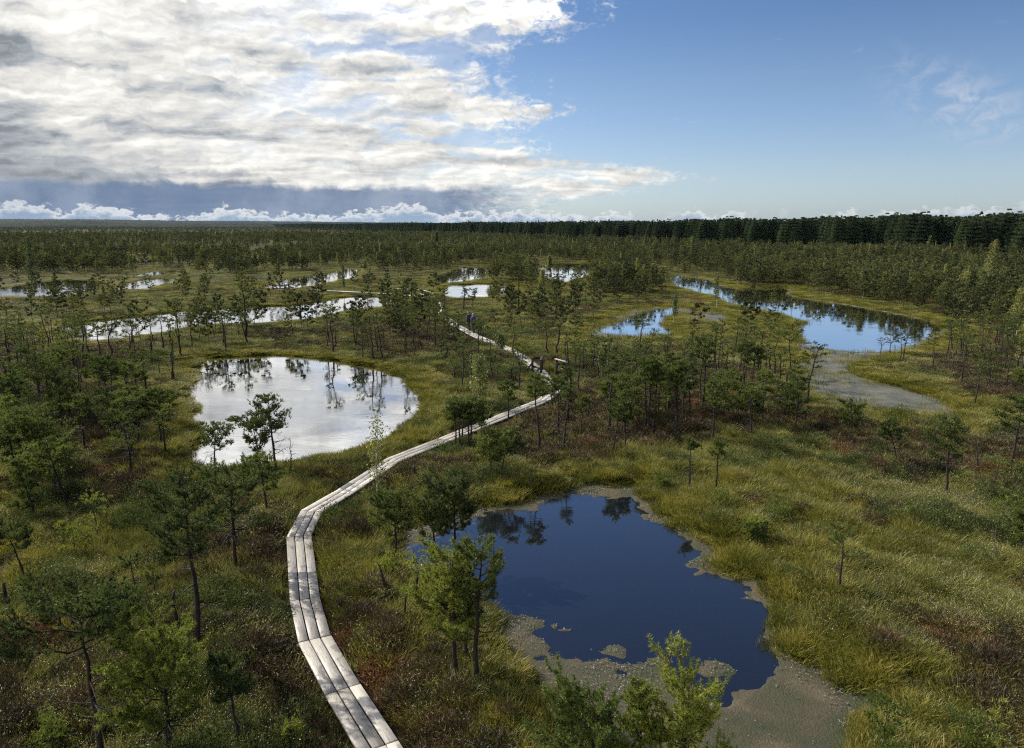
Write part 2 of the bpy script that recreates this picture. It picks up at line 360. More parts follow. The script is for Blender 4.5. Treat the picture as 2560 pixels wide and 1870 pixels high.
def bark(name, c1, c2, sc):
    m_, t, o = new_mat(name)
    tc = t.node('ShaderNodeTexCoord').outputs['Object']
    n = t.noise(t.vm('MULTIPLY', tc, (1, 1, 0.25)), sc, 5, 0.65)
    col = t.ramp(n, [(0.35, c1), (0.68, c2)])
    p = t.node('ShaderNodeBsdfPrincipled'); t.l.new(col, p.inputs['Base Color'])
    p.inputs['Roughness'].default_value = .8; p.inputs['Specular IOR Level'].default_value = .3
    bp = t.node('ShaderNodeBump'); bp.inputs['Strength'].default_value = .6; bp.inputs['Distance'].default_value = .02
    t.l.new(n, bp.inputs['Height']); t.l.new(bp.outputs[0], p.inputs['Normal'])
    t.l.new(p.outputs[0], o.inputs[0]); return m_
M['bark'] = bark('pine_bark', (.012, .009, .008), (.050, .036, .028), 22)
M['dead_bark'] = bark('dead_wood_bark', (.05, .043, .037), (.19, .165, .14), 18)
M['birch_bark'] = bark('birch_bark', (.16, .15, .13), (.62, .60, .55), 14)

# water: clear dark peat water, mirror-like and stronger at grazing angles
def water_mat():
    m_, t, o = new_mat('peat_water')
    geo = t.node('ShaderNodeNewGeometry')
    fr = t.node('ShaderNodeFresnel'); fr.inputs['IOR'].default_value = 1.33
    body = t.node('ShaderNodeBsdfDiffuse'); body.inputs[0].default_value = (.006, .007, .010, 1)
    g = t.node('ShaderNodeBsdfGlossy'); g.inputs['Roughness'].default_value = 0.015
    g.inputs[0].default_value = (0.97, 0.98, 1.0, 1)
    ps = geo.outputs['Position']
    r1 = t.noise(t.vm('MULTIPLY', ps, (1.0, 2.6, 1)), 2.6, 3, 0.6)
    r2 = t.noise(t.vm('MULTIPLY', ps, (1.0, 1.6, 1)), 0.35, 3, 0.5)
    hgt = t.m('MULTIPLY', r1, t.sm(r2, 0.40, 0.65))
    bp = t.node('ShaderNodeBump'); bp.inputs['Strength'].default_value = 0.10; bp.inputs['Distance'].default_value = 0.03
    t.l.new(hgt, bp.inputs['Height'])
    t.l.new(bp.outputs[0], g.inputs['Normal'])
    f = t.m('MULTIPLY', fr.outputs[0], 2.6, clamp=True)
    f = t.m('MINIMUM', f, 0.97)
    mx = t.node('ShaderNodeMixShader'); t.l.new(f, mx.inputs[0])
    t.l.new(body.outputs[0], mx.inputs[1]); t.l.new(g.outputs[0], mx.inputs[2])
    t.l.new(mx.outputs[0], o.inputs[0]); return m_
M['water'] = water_mat()

def ground_mat():
    m_, t, o = new_mat('bog_ground')
    geo = t.node('ShaderNodeNewGeometry'); ps = geo.outputs['Position']
    at_ = t.node('ShaderNodeAttribute', attribute_name='shore'); sh = at_.outputs['Fac']
    he = t.node('ShaderNodeAttribute', attribute_name='heath').outputs['Fac']
    big = t.noise(ps, 0.22, 5, 0.6); mid = t.noise(ps, 1.7, 5, 0.65); fine = t.noise(ps, 14.0, 4, 0.7)
    olive = t.ramp(mid, [(.30, (.028, .032, .009)), (.52, (.078, .085, .020)), (.72, (.145, .142, .040))])
    heath = t.ramp(mid, [(.30, (.013, .010, .008)), (.55, (.036, .028, .016)), (.75, (.066, .046, .026))])
    yell = t.ramp(mid, [(.28, (.050, .058, .010)), (.55, (.130, .132, .022)), (.78, (.195, .160, .036))])
    c1 = t.mix(he, olive, heath)
    c1 = t.mix(t.sm(sh, 0.15, 0.75), c1, yell)
    rust = t.m('MULTIPLY', t.sm(t.noise(ps, 0.8, 4, .6), .63, .70), .8)
    c1 = t.mix(rust, c1, (.075, .032, .016))
    c1 = t.mix(t.m('MULTIPLY', t.sm(fine, .35, .65), .75), t.mix(1.0, c1, (.35, .35, .35), 'MULTIPLY'), c1)
    p = t.node('ShaderNodeBsdfPrincipled'); t.l.new(c1, p.inputs['Base Color'])
    p.inputs['Roughness'].default_value = .95; p.inputs['Specular IOR Level'].default_value = .1
    bp = t.node('ShaderNodeBump'); bp.inputs['Strength'].default_value = .9; bp.inputs['Distance'].default_value = .12
    t.l.new(t.m('ADD', mid, t.m('MULTIPLY', fine, .4)), bp.inputs['Height']); t.l.new(bp.outputs[0], p.inputs['Normal'])
    t.l.new(p.outputs[0], o.inputs[0]); return m_
M['ground'] = ground_mat()

def mat_mat(name, c1, c2, c3):
    m_, t, o = new_mat(name)
    ps = t.node('ShaderNodeNewGeometry').outputs['Position']
    n = t.noise(ps, .7, 5, .6, .5); f = t.noise(ps, 26, 3, .6)
    col = t.ramp(t.m('ADD', t.m('MULTIPLY', n, .78), t.m('MULTIPLY', f, .22)), [(.34, c1), (.52, c2), (.68, c3)])
    p = t.node('ShaderNodeBsdfPrincipled'); t.l.new(col, p.inputs['Base Color'])
    p.inputs['Roughness'].default_value = .65; p.inputs['Specular IOR Level'].default_value = .22
    bp = t.node('ShaderNodeBump'); bp.inputs['Strength'].default_value = .8; bp.inputs['Distance'].default_value = .03
    t.l.new(f, bp.inputs['Height']); t.l.new(bp.outputs[0], p.inputs['Normal'])
    t.l.new(p.outputs[0], o.inputs[0]); return m_
M['shallow'] = mat_mat('reedy_shallows', (.045, .050, .040), (.095, .098, .082), (.16, .158, .135))
M['mat'] = mat_mat('floating_moss_mat', (.026, .038, .018), (.058, .052, .032), (.115, .090, .062))

def plank_mat():
    m_, t, o = new_mat('weathered_planks')
    tc = t.node('ShaderNodeTexCoord').outputs['Generated']; oi = t.node('ShaderNodeObjectInfo')
    ps = t.node('ShaderNodeNewGeometry').outputs['Position']
    uv = t.node('ShaderNodeAttribute', attribute_name='run').outputs['Vector']
    off = t.comb(t.m('MULTIPLY', oi.outputs['Random'], 40), 0.0, t.m('MULTIPLY', oi.outputs['Random'], 17))
    v = t.vm('ADD', uv, off)
    grain = t.noise(t.vm('MULTIPLY', v, (1.2, 26, 1)), 2.2, 6, .7, .5)
    knots = t.noise(t.vm('MULTIPLY', v, (2.0, 7.0, 1)), 2.4, 2, .5)
    blot = t.noise(t.vm('MULTIPLY', v, (1, 2.0, 1)), 1.3, 4, .6)
    base = t.ramp(grain, [(.28, (.20, .18, .155)), (.5, (.38, .355, .32)), (.74, (.58, .55, .505))])
    base = t.mix(t.m('MULTIPLY', t.sm(knots, .66, .74), .7), base, (.16, .115, .085))
    base = t.mix(t.m('MULTIPLY', t.sm(blot, .56, .62), .75), base, (.17, .145, .135))
    tint = t.m('ADD', .62, t.m('MULTIPLY', oi.outputs['Random'], .62))
    base = t.vm('SCALE', base, None, tint)
    p = t.node('ShaderNodeBsdfPrincipled'); t.l.new(base, p.inputs['Base Color'])
    p.inputs['Roughness'].default_value = .42; p.inputs['Specular IOR Level'].default_value = .55
    bp = t.node('ShaderNodeBump'); bp.inputs['Strength'].default_value = .6; bp.inputs['Distance'].default_value = .01
    t.l.new(grain, bp.inputs['Height']); t.l.new(bp.outputs[0], p.inputs['Normal'])
    t.l.new(p.outputs[0], o.inputs[0]); return m_
M['plank'] = plank_mat()
M['post'] = bark('rail_timber', (.016, .013, .012), (.055, .045, .040), 10)
M['rail'] = bark('rail_board_wood', (.20, .18, .16), (.50, .47, .43), 8)

def plain(name, c, rough=.8):
    m_, t, o = new_mat(name)
    p = t.node('ShaderNodeBsdfPrincipled')
    n = t.noise(t.node('ShaderNodeTexCoord').outputs['Object'], 14, 3, .6)
    t.l.new(t.mix(t.m('MULTIPLY', n, .5), c, tuple(v * .55 for v in c)), p.inputs['Base Color'])
    p.inputs['Roughness'].default_value = rough; t.l.new(p.outputs[0], o.inputs[0]); return m_

# ------------------------------------------------------------------ zones (photo coordinates) for plant cover
def in_px_poly(P, poly):
    x, y = to_px_arr(P)
    return sdf(np.stack([x, y], 1), np.array(poly, float)) < 0
def to_px_arr(P):
    yw = P[:, 1]; z = -CAM_H
    d = np.maximum(CP * yw - SP * z, 0.1); u = SP * yw + CP * z
    return (1280 + FPX * P[:, 0] / d) / S, (935 - FPX * u / d) / S
HEATH = [wpoly(p) for p in (
 [(700,1180),(790,1100),(930,1160),(960,1250),(1080,1330),(1140,1440),(1230,1540),(1200,1640),(1160,1800),(900,1800),(700,1420)],
 [(500,1080),(640,1140),(632,1320),(640,1420),(760,1652),(860,1800),(620,1800),(560,1500),(440,1560),(480,1300)],
 [(1250,850),(1400,820),(1560,840),(1760,850),(1850,920),(1900,960),(1700,985),(1450,1000),(1200,1050),(1040,1000),(1160,930)],
 [(180,980),(420,960),(440,1060),(330,1120),(150,1120),(100,1040)],
 [(2050,1640),(2150,1560),(2262,1520),(2320,1700),(2100,1760)],
 [(540,740),(1000,700),(1060,780),(900,800),(700,770)], [(0,760),(300,760),(420,960),(0,1000)],
 [(2000,760),(2262,740),(2262,900),(2100,880)], [(1780,1000),(1960,960),(2262,1000),(2262,1080),(1980,1080)])]
FEN = [wpoly(p) for p in (
 [(1420,1100),(1560,1060),(1780,1040),(1900,1120),(1990,1230),(1960,1400),(1960,1520),(2010,1600),(1900,1700),(1850,1500),(1700,1300)],
 [(1790,870),(2120,900),(2200,960),(1960,965),(1860,930)], [(1090,760),(1290,750),(1330,800),(1200,800)],
 [(1150,1440),(1250,1520),(1200,1560),(1120,1480)], [(0,1120),(160,1130),(130,1240),(0,1300)],
 [(930,830),(1010,820),(1000,900),(930,960),(700,1040),(640,1020)], [(1640,690),(1780,700),(1770,800),(1560,800),(1480,760)])]
def zone(P):
    """(heath, fen) strengths 0..1"""
    he = np.zeros(len(P)); fe = np.zeros(len(P))
    for arr, polys in ((he, HEATH), (fe, FEN)):
        for pl in polys:
            lo = pl.min(0) - 2; hi = pl.max(0) + 2
            m = (P[:, 0] > lo[0]) & (P[:, 0] < hi[0]) & (P[:, 1] > lo[1]) & (P[:, 1] < hi[1])
            if m.any(): arr[m] = np.maximum(arr[m], np.clip(.5 - sdf(P[m], pl) / 2.0, 0, 1))
    return he, fe

# ------------------------------------------------------------------ ground sheet
RNG = np.random.RandomState(11)
a_in = np.linspace(-0.80, 0.80, 620)
a_out = np.linspace(0.80, 2 * math.pi - 0.80, 46)[1:-1]
A = np.concatenate([a_in, a_out])
rad = [0.5, 3.0, 6.0, 7.5]
r_ = 8.4
while r_ < 170: rad.append(r_); r_ *= 1.0062
while r_ < 14000: rad.append(r_); r_ *= 1.055
rad = np.array(rad)
RR, AA = np.meshgrid(rad, A, indexing='ij')
GX = RR * np.sin(AA); GY = RR * np.cos(AA)
P_ = np.stack([GX.ravel(), GY.ravel()], 1)
SD = shore(P_)
GZ = ground_h(P_[:, 0], P_[:, 1], SD)
far_f = np.clip((RR.ravel() - 200) / 300, 0, 1)
GZ = GZ * (1 - far_f) + 0.1 * far_f
he, fe = zone(P_)
noi = fbm(P_[:, 0] * .35, P_[:, 1] * .35, 3)
heath_a = np.clip(he * .9 + (noi - .5) * 2.2, 0, 1)
shore_a = np.clip(1.25 - SD / (1.6 + 2.2 * fbm(P_[:, 0] * .3 + 4, P_[:, 1] * .3, 2)), 0, 1)
shore_a = np.maximum(shore_a, fe * .95)
nr, na = RR.shape
idx = np.arange(nr * na).reshape(nr, na)
nxt = np.roll(idx, -1, 1)
F = np.stack([idx[:-1], idx[1:], nxt[1:], nxt[:-1]], -1).reshape(-1, 4)
ground = mesh('bog_ground', np.column_stack([P_, GZ]), F[:, ::-1], M['ground'], smooth=True)
for nm, arr in (('shore', shore_a), ('heath', heath_a)):
    a_ = ground.data.attributes.new(nm, 'FLOAT', 'POINT'); a_.data.foreach_set('value', arr.astype(np.float32))
tag(ground, 'boggy ground of moss, heath and sedge reaching to the horizon', None, None, 'structure')

# ------------------------------------------------------------------ water sheets
WATER_LABEL = {
 'white_pond': 'round pond mirroring white cloud, left of the boardwalk',
 'dark_pond': 'large deep blue pond right of the boardwalk in the foreground',
 'long_pond': 'long pale blue pond winding across the right middle distance',
 'reed_pond': 'small reedy pond left of the long blue pond',
 'stream_pool': 'long narrow pool like a stream behind the white pond',
 'far_left_pool': 'silvery pool with grassy islet at the far left',
 'bench_pool': 'thin bright pool behind the small wooden rail on the left',
 'middle_pool': 'thin pool behind the far boardwalk rails',
 'rail_pool': 'small bright pool just right of the far boardwalk rails',
 'back_pool': 'bright pool farthest back in the middle',
 'edge_pool': 'tiny puddle at the left edge of the foreground'}
for k, poly in PW.items():
    lo = poly.min(0) - 1.0; hi = poly.max(0) + 1.0
    step = max(hi - lo) / 130
    xs = np.arange(lo[0], hi[0] + step, step); ys = np.arange(lo[1], hi[1] + step, step)
    gx, gy = np.meshgrid(xs, ys, indexing='ij')
    cx = (gx[:-1, :-1] + step / 2).ravel(); cy = (gy[:-1, :-1] + step / 2).ravel()
    keep = sdf(np.stack([cx, cy], 1), poly) < step * .8 + 0.5
    idn = np.arange(gx.size).reshape(gx.shape)
    q4 = np.stack([idn[:-1, :-1], idn[1:, :-1], idn[1:, 1:], idn[:-1, 1:]], -1).reshape(-1, 4)[keep]
    used, inv = np.unique(q4, return_inverse=True)
    V = np.column_stack([gx.ravel(), gy.ravel(), np.zeros(gx.size)])[used]
    o = mesh(k.split('.')[0] + '_water', V, inv.reshape(-1, 4), M['water'], smooth=True)
    tag(o, WATER_LABEL.get(k, 'thin far pool glinting between bog pines'), None, None, 'structure')

# floating moss mats between bank and open water
def floating_mat(key, name, label, step, specks, seed, extra=(), mt='mat'):
    outer, inner = PW[key], OW[key]
    lo = outer.min(0) - .3; hi = outer.max(0) + .3
    xs = np.arange(lo[0], hi[0], step); ys = np.arange(lo[1], hi[1], step)
    gx, gy = np.meshgrid(xs, ys, indexing='ij'); Pg = np.stack([gx.ravel(), gy.ravel()], 1)
    so = sdf(Pg, outer); si = sdf(Pg, inner)
    si = si + (fbm(Pg[:, 0] * 1.3, Pg[:, 1] * 1.3, 4) - .5) * 1.5 + (vnoise(Pg[:, 0] * 6, Pg[:, 1] * 6) - .5) * .22
    for ex, ey, er in extra:
        c_ = at(ex, ey)
        si = np.maximum(si, er - np.hypot((Pg[:, 0] - c_[0]) * .6, Pg[:, 1] - c_[1]) + (fbm(Pg[:, 0] * 3, Pg[:, 1] * 3, 3) - .5) * .5)
    holes_ = fbm(Pg[:, 0] * .9 + 31, Pg[:, 1] * 1.6 + 4, 4)
    si = np.where((si < 1.2) & (holes_ < .30), -1, si)
    h = np.clip(si * .10, -.06, .014) + (vnoise(Pg[:, 0] * 7, Pg[:, 1] * 7) - .5) * .004
    keep = ((so < .5) & (h > -.055)).reshape(gx.shape)
    kq = keep[:-1, :-1] | keep[1:, :-1] | keep[1:, 1:] | keep[:-1, 1:]
    idn = np.arange(gx.size).reshape(gx.shape)
    q4 = np.stack([idn[:-1, :-1], idn[1:, :-1], idn[1:, 1:], idn[:-1, 1:]], -1)[kq]
    used, inv = np.unique(q4, return_inverse=True)
    V = np.column_stack([Pg, h])[used]
    o = mesh(name, V, inv.reshape(-1, 4), M[mt], smooth=True)
    tag(o, label, 'moss mat', None, 'stuff')
    rs = np.random.RandomState(seed)
    ok = np.where((so < .2) & (h > .004))[0]
    if len(ok) and specks:
        pk = Pg[rs.choice(ok, specks)] + rs.uniform(-step, step, (specks, 2))
        dens = fbm(pk[:, 0] * 1.1, pk[:, 1] * 1.1, 3)
        pk = pk[rs.rand(len(pk)) < np.clip((dens - .38) * 3, .04, 1)]
        n_ = len(pk); s_ = rs.uniform(.005, .011, n_) * (1 + np.hypot(pk[:, 0], pk[:, 1]) / 45)
        th = rs.uniform(0, 6.28, n_); tl = rs.uniform(.0, .8, n_)
        V = []; ux = np.stack([np.cos(th), np.sin(th), tl * .7], 1) * s_[:, None]; uy = np.stack([-np.sin(th), np.cos(th), tl * 0], 1) * s_[:, None]
        c3 = np.column_stack([pk, np.full(n_, .045)])
        V = np.stack([c3 - ux - uy, c3 + ux - uy, c3 + ux * .7 + uy, c3 - ux * .7 + uy], 1).reshape(-1, 3)
        o2 = mesh('floating_leaves', V, np.arange(n_ * 4).reshape(-1, 4), M['mat_leaf'])
        tag(o2, 'pale leaf specks dotting the moss mat of the ' + key.replace('_', ' '), 'floating leaves', None, 'stuff')
floating_mat('dark_pond', 'moss_mat', 'grey brown floating moss fringing the dark blue pond', .055, 15000, 1,
             ((1254, 1389, .18), (1650, 1322, .16), (1700, 1393, .14), (1730, 1417, .12), (1570, 1478, .25), (1350, 1440, .2)))
floating_mat('long_pond', 'moss_mat', 'greyish reedy shallows at the near end of the long pond', .16, 5000, 2, (), 'shallow')
floating_mat('reed_pond', 'moss_mat', 'reedy grey shallows round the small reedy pond', .2, 1500, 3, (), 'shallow')

# ------------------------------------------------------------------ geometry builders
def tube(pts, radii, k=6, cap=True):
    pts = np.asarray(pts, float); n = len(pts)
    V = []; F = []
    for i in range(n):
        d = pts[min(i + 1, n - 1)] - pts[max(i - 1, 0)]
        d = d / (np.linalg.norm(d) + 1e-9)
        u = np.cross(d, (0.3, 0.9, 0.2)); u /= np.linalg.norm(u) + 1e-9; v = np.cross(d, u)
        for j in range(k):
            a_ = 2 * math.pi * j / k
            V.append(pts[i] + (u * math.cos(a_) + v * math.sin(a_)) * radii[i])
    for i in range(n - 1):
        for j in range(k):
            a0 = i * k + j; a1 = i * k + (j + 1) % k
            F.append((a0, a1, a1 + k)); F.append((a0, a1 + k, a0 + k))
    if cap:
        for j in range(1, k - 1): F.append(((n - 1) * k, (n - 1) * k + j, (n - 1) * k + j + 1))
    return np.array(V), np.array(F)
class Geo:
    def __init__(s): s.V = []; s.F = []; s.n = 0
    def add(s, V, F):
        if len(V) == 0: return
        s.V.append(np.asarray(V, float)); s.F.append(np.asarray(F) + s.n); s.n += len(V)
    def get(s): return np.concatenate(s.V), np.concatenate(s.F)
def tufts(C, U, nb, L, Wd, rs, spread=1.0):
    """clusters of narrow triangular blades at C pointing round U"""
    n = len(C)
    if n == 0: return np.zeros((0, 3)), np.zeros((0, 3), int)
    d = np.repeat(U, nb, 0) + rs.normal(0, .62 * spread, (n * nb, 3))
    d /= np.linalg.norm(d, axis=1)[:, None] + 1e-9
    ln = L * rs.uniform(.6, 1.25, (n * nb, 1))
    s_ = np.cross(d, rs.normal(0, 1, (n * nb, 3))); s_ /= np.linalg.norm(s_, axis=1)[:, None] + 1e-9
    c_ = np.repeat(C, nb, 0)
    V = np.stack([c_ - s_ * Wd * .5, c_ + s_ * Wd * .5, c_ + d * ln], 1).reshape(-1, 3)
    return V, np.arange(len(V)).reshape(-1, 3)

def pine_geo(seed, H, cb=.5, cr=.8, style='spread', lean=(0, 0), q=1.0, blade=.12, bw=.026, dead=4, rtrunk=None, wig=1.0, brush=False):
    rs = np.random.RandomState(seed)
    n = 10; t = np.linspace(0, 1, n)
    wob = np.cumsum(rs.normal(0, .014 * H * wig, (n, 2)), 0); wob -= wob[0]
    wob = wob - np.outer(t, wob[-1])
    T = np.column_stack([lean[0] * t ** 1.3 + wob[:, 0], lean[1] * t ** 1.3 + wob[:, 1], H * t])
    r0 = rtrunk or (.017 * H + .014)
    TR = r0 * (1 - .86 * t ** .9); TR[0] *= 1.25
    T[0, 2] = -.15
    g = Geo(); g.add(*tube(T, TR, 7 if q > .5 else 4))
    def trunk_at(u): return np.array([np.interp(u, t, T[:, i]) for i in range(3)])
    C = []; U = []
    per = 1.0 if style != 'thin' else .6
    nl = int((8 + 7 * (1 - cb) * H * .6) * per * (0.55 + .45 * q) * (1.25 if brush and style == 'bushy' else 1)); nl = max(nl, 5)
    ga = rs.uniform(0, 6.28)
    asym = rs.uniform(0, 6.28)
    for k in range(nl):
        u = (k + rs.uniform(0, .8)) / nl
        tt = cb + (1 - cb) * u * .97
        if style == 'spread': ln = cr * (.62 + .5 * u) * math.sqrt(max(.06, 1 - u ** 2.6))
        elif style == 'cone': ln = cr * (1.05 - u) ** .8
        elif style == 'bushy': ln = cr * (.55 + .55 * math.sin(math.pi * min(u * .8 + .15, 1)))
        else: ln = cr * (.9 - .5 * u)
        a_ = ga + k * 2.4 + rs.normal(0, .35)
        ln *= rs.uniform(.6, 1.12) * (1 + .28 * math.cos(a_ - asym))
        up = .10 + .75 * u ** 1.4 + rs.normal(0, .12)
        if style == 'bushy': up += .2
        d = np.array([math.cos(a_), math.sin(a_), up]); d /= np.linalg.norm(d)
        p0 = trunk_at(tt); m = 4
        pts = [p0]
        for j in range(1, m + 1):
            f = j / m
            pts.append(p0 + d * ln * f + np.array([0, 0, ln * .22 * f * f]) + rs.normal(0, .035 * ln, 3))
        rr = max(.006, r0 * .34 * (1 - .55 * u))
        g.add(*tube(pts, rr * np.linspace(1, .3, m + 1), 4 if q > .5 else 3, cap=False))
        # twigs and needle pads on the outer part
        ntw = max(2, int(round((3 + ln * 4.2) * (0.5 + .5 * q) * (2.3 if brush else 1))))
        for e in range(ntw):
            f = rs.uniform(.38, 1.0) if style in ('spread', 'thin') else rs.uniform(.22, 1.0)
            pa = np.array([np.interp(f, np.linspace(0, 1, m + 1), [p[i] for p in pts]) for i in range(3)])
            ta = a_ + rs.normal(0, .95); tl = ln * rs.uniform(.14, .36) + .06
            td = np.array([math.cos(ta), math.sin(ta), rs.uniform(.05, .8)])
            pb = pa + td * tl
            if q > .5: g.add(*tube([pa, pb], [rr * .28, rr * .12], 3, cap=False))
            if brush:                      # needles stand round the shoot like a bottle brush
                td2 = td / np.linalg.norm(td); pc = pb + np.array([td2[0] * .04, td2[1] * .04, rs.uniform(.05, .13)])
                for (s0, s1) in ((pa + (pb - pa) * .3, pb), (pb, pc)):
                    dd = s1 - s0; L_ = np.linalg.norm(dd); nt = max(2, int(L_ / .022))
                    cc = s0 + dd * rs.uniform(0, 1, (nt, 1)) + rs.normal(0, .006, (nt, 3))
                    C.append(cc); U.append(np.tile(dd / L_ * .55, (nt, 1)))
                g.add(*tube([pb, pc], [rr * .13, rr * .06], 3, cap=False))
                continue
            nt = max(2, int((5 + tl * 14) * q))
            ff = rs.uniform(.15, 1.08, nt)[:, None]
            cc = pa + (pb - pa) * ff + rs.normal(0, 1, (nt, 3)) * np.array([.055, .055, .028]) * (1 + ln * .35)
            C.append(cc); U.append(np.tile(td * .6 + np.array([0, 0, .75]), (nt, 1)))
    for k in range(dead):
        tt = rs.uniform(.25, max(.3, cb + .08)); a_ = rs.uniform(0, 6.28); ln = cr * rs.uniform(.35, .85)
        p0 = trunk_at(tt); d = np.array([math.cos(a_), math.sin(a_), rs.uniform(-.25, .25)])
        pts = [p0, p0 + d * ln * .35, p0 + d * ln * .7 + np.array([0, 0, ln * rs.uniform(-.1, .12)]), p0 + d * ln + np.array([0, 0, ln * rs.uniform(-.25, .2)])]
        g.add(*tube(pts, r0 * np.array([.26, .2, .13, .05]), 3, cap=False))
        for e in range(3):
            f = rs.uniform(.4, .95); pa = p0 + d * ln * f; dd = rs.normal(0, 1, 3) * .25 * ln
            g.add(*tube([pa, pa + dd], [r0 * .1, r0 * .03], 3, cap=False))
    C = np.concatenate(C); U = np.concatenate(U)
    cv = tufts(C, U, 8 if q > .5 or brush else 5, blade, bw, rs)
    return g.get(), cv

def birch_geo(seed, H, cr=.5, q=1.0, leaf=.045, sparse=1.0):
    rs = np.random.RandomState(seed); n = 9; t = np.linspace(0, 1, n)
    wob = np.cumsum(rs.normal(0, .010 * H, (n, 2)), 0); wob -= wob[0]
    T = np.column_stack([wob, H * t]); T[0, 2] = -.1
    r0 = .009 * H + .006
    g = Geo(); g.add(*tube(T, r0 * (1 - .88 * t), 5))
    C = []
    nl = int(14 + H * 4)
    for k in range(nl):
        u = k / nl; tt = .22 + .76 * u; a_ = k * 2.4 + rs.normal(0, .3)
        ln = cr * (1.1 - .75 * u) * rs.uniform(.6, 1.1)
        p0 = np.array([np.interp(tt, t, T[:, i]) for i in range(3)])
        d = np.array([math.cos(a_), math.sin(a_), 1.1]); d /= np.linalg.norm(d)
        p1 = p0 + d * ln; g.add(*tube([p0, (p0 + p1) / 2, p1], [r0 * .3, r0 * .2, r0 * .07], 3, cap=False))
        nt = int(26 * q * sparse * (.5 + ln))
        f = rs.uniform(.2, 1.1, (nt, 1)); C.append(p0 + (p1 - p0) * f + rs.normal(0, .08 + .05 * cr, (nt, 3)))
    C = np.concatenate(C); U = rs.normal(0, 1, C.shape); U /= np.linalg.norm(U, axis=1)[:, None]
    return g.get(), tufts(C, U, 2, leaf * 1.5, leaf, rs, 1.0)

def dead_geo(seed, H, lean=(0, 0), limbs=8, r0=None, broken=False):
    rs = np.random.RandomState(seed); n = 8; t = np.linspace(0, 1, n)
    wob = np.cumsum(rs.normal(0, .022 * H, (n, 2)), 0); wob -= wob[0]; wob -= np.outer(t, wob[-1])
    T = np.column_stack([lean[0] * t + wob[:, 0], lean[1] * t + wob[:, 1], H * t]); T[0, 2] = -.12
    r0 = r0 or .016 * H + .01
    g = Geo(); g.add(*tube(T, r0 * (1 - (.45 if broken else .85) * t), 6))
    for k in range(limbs):
        tt = rs.uniform(.35, .97); a_ = rs.uniform(0, 6.28); ln = H * rs.uniform(.08, .24)
        p0 = np.array([np.interp(tt, t, T[:, i]) for i in range(3)])
        d = np.array([math.cos(a_), math.sin(a_), rs.uniform(-.1, .6)])
        p1 = p0 + d * ln * .5; p2 = p0 + d * ln + np.array([0, 0, ln * rs.uniform(-.2, .3)])
        g.add(*tube([p0, p1, p2], [r0 * .3, r0 * .2, r0 * .06], 3, cap=False))
        for e in range(2): g.add(*tube([p1, p1 + rs.normal(0, .3, 3) * ln], [r0 * .12, r0 * .04], 3, cap=False))
    return g.get()

# ------------------------------------------------------------------ trees traced from the photograph
# regions: origin in source pixels and zoom factor; entries in zoomed pixels
REG = {'A': (0, 500, 2.5133), 'B': (850, 500, 2.5412), 'C': (1660, 500, 2.5133), 'D': (0, 1100, 2.1457),
       'E': (600, 1100, 2.1457), 'F': (1200, 1150, 2.2947), 'G': (1860, 1100, 2.1457), 'V': (0, 0, 1 / S)}
def rx(reg, x, y):
    ox, oy, s = REG[reg]
    return ((ox + x / s) / S, (oy + y / s) / S)
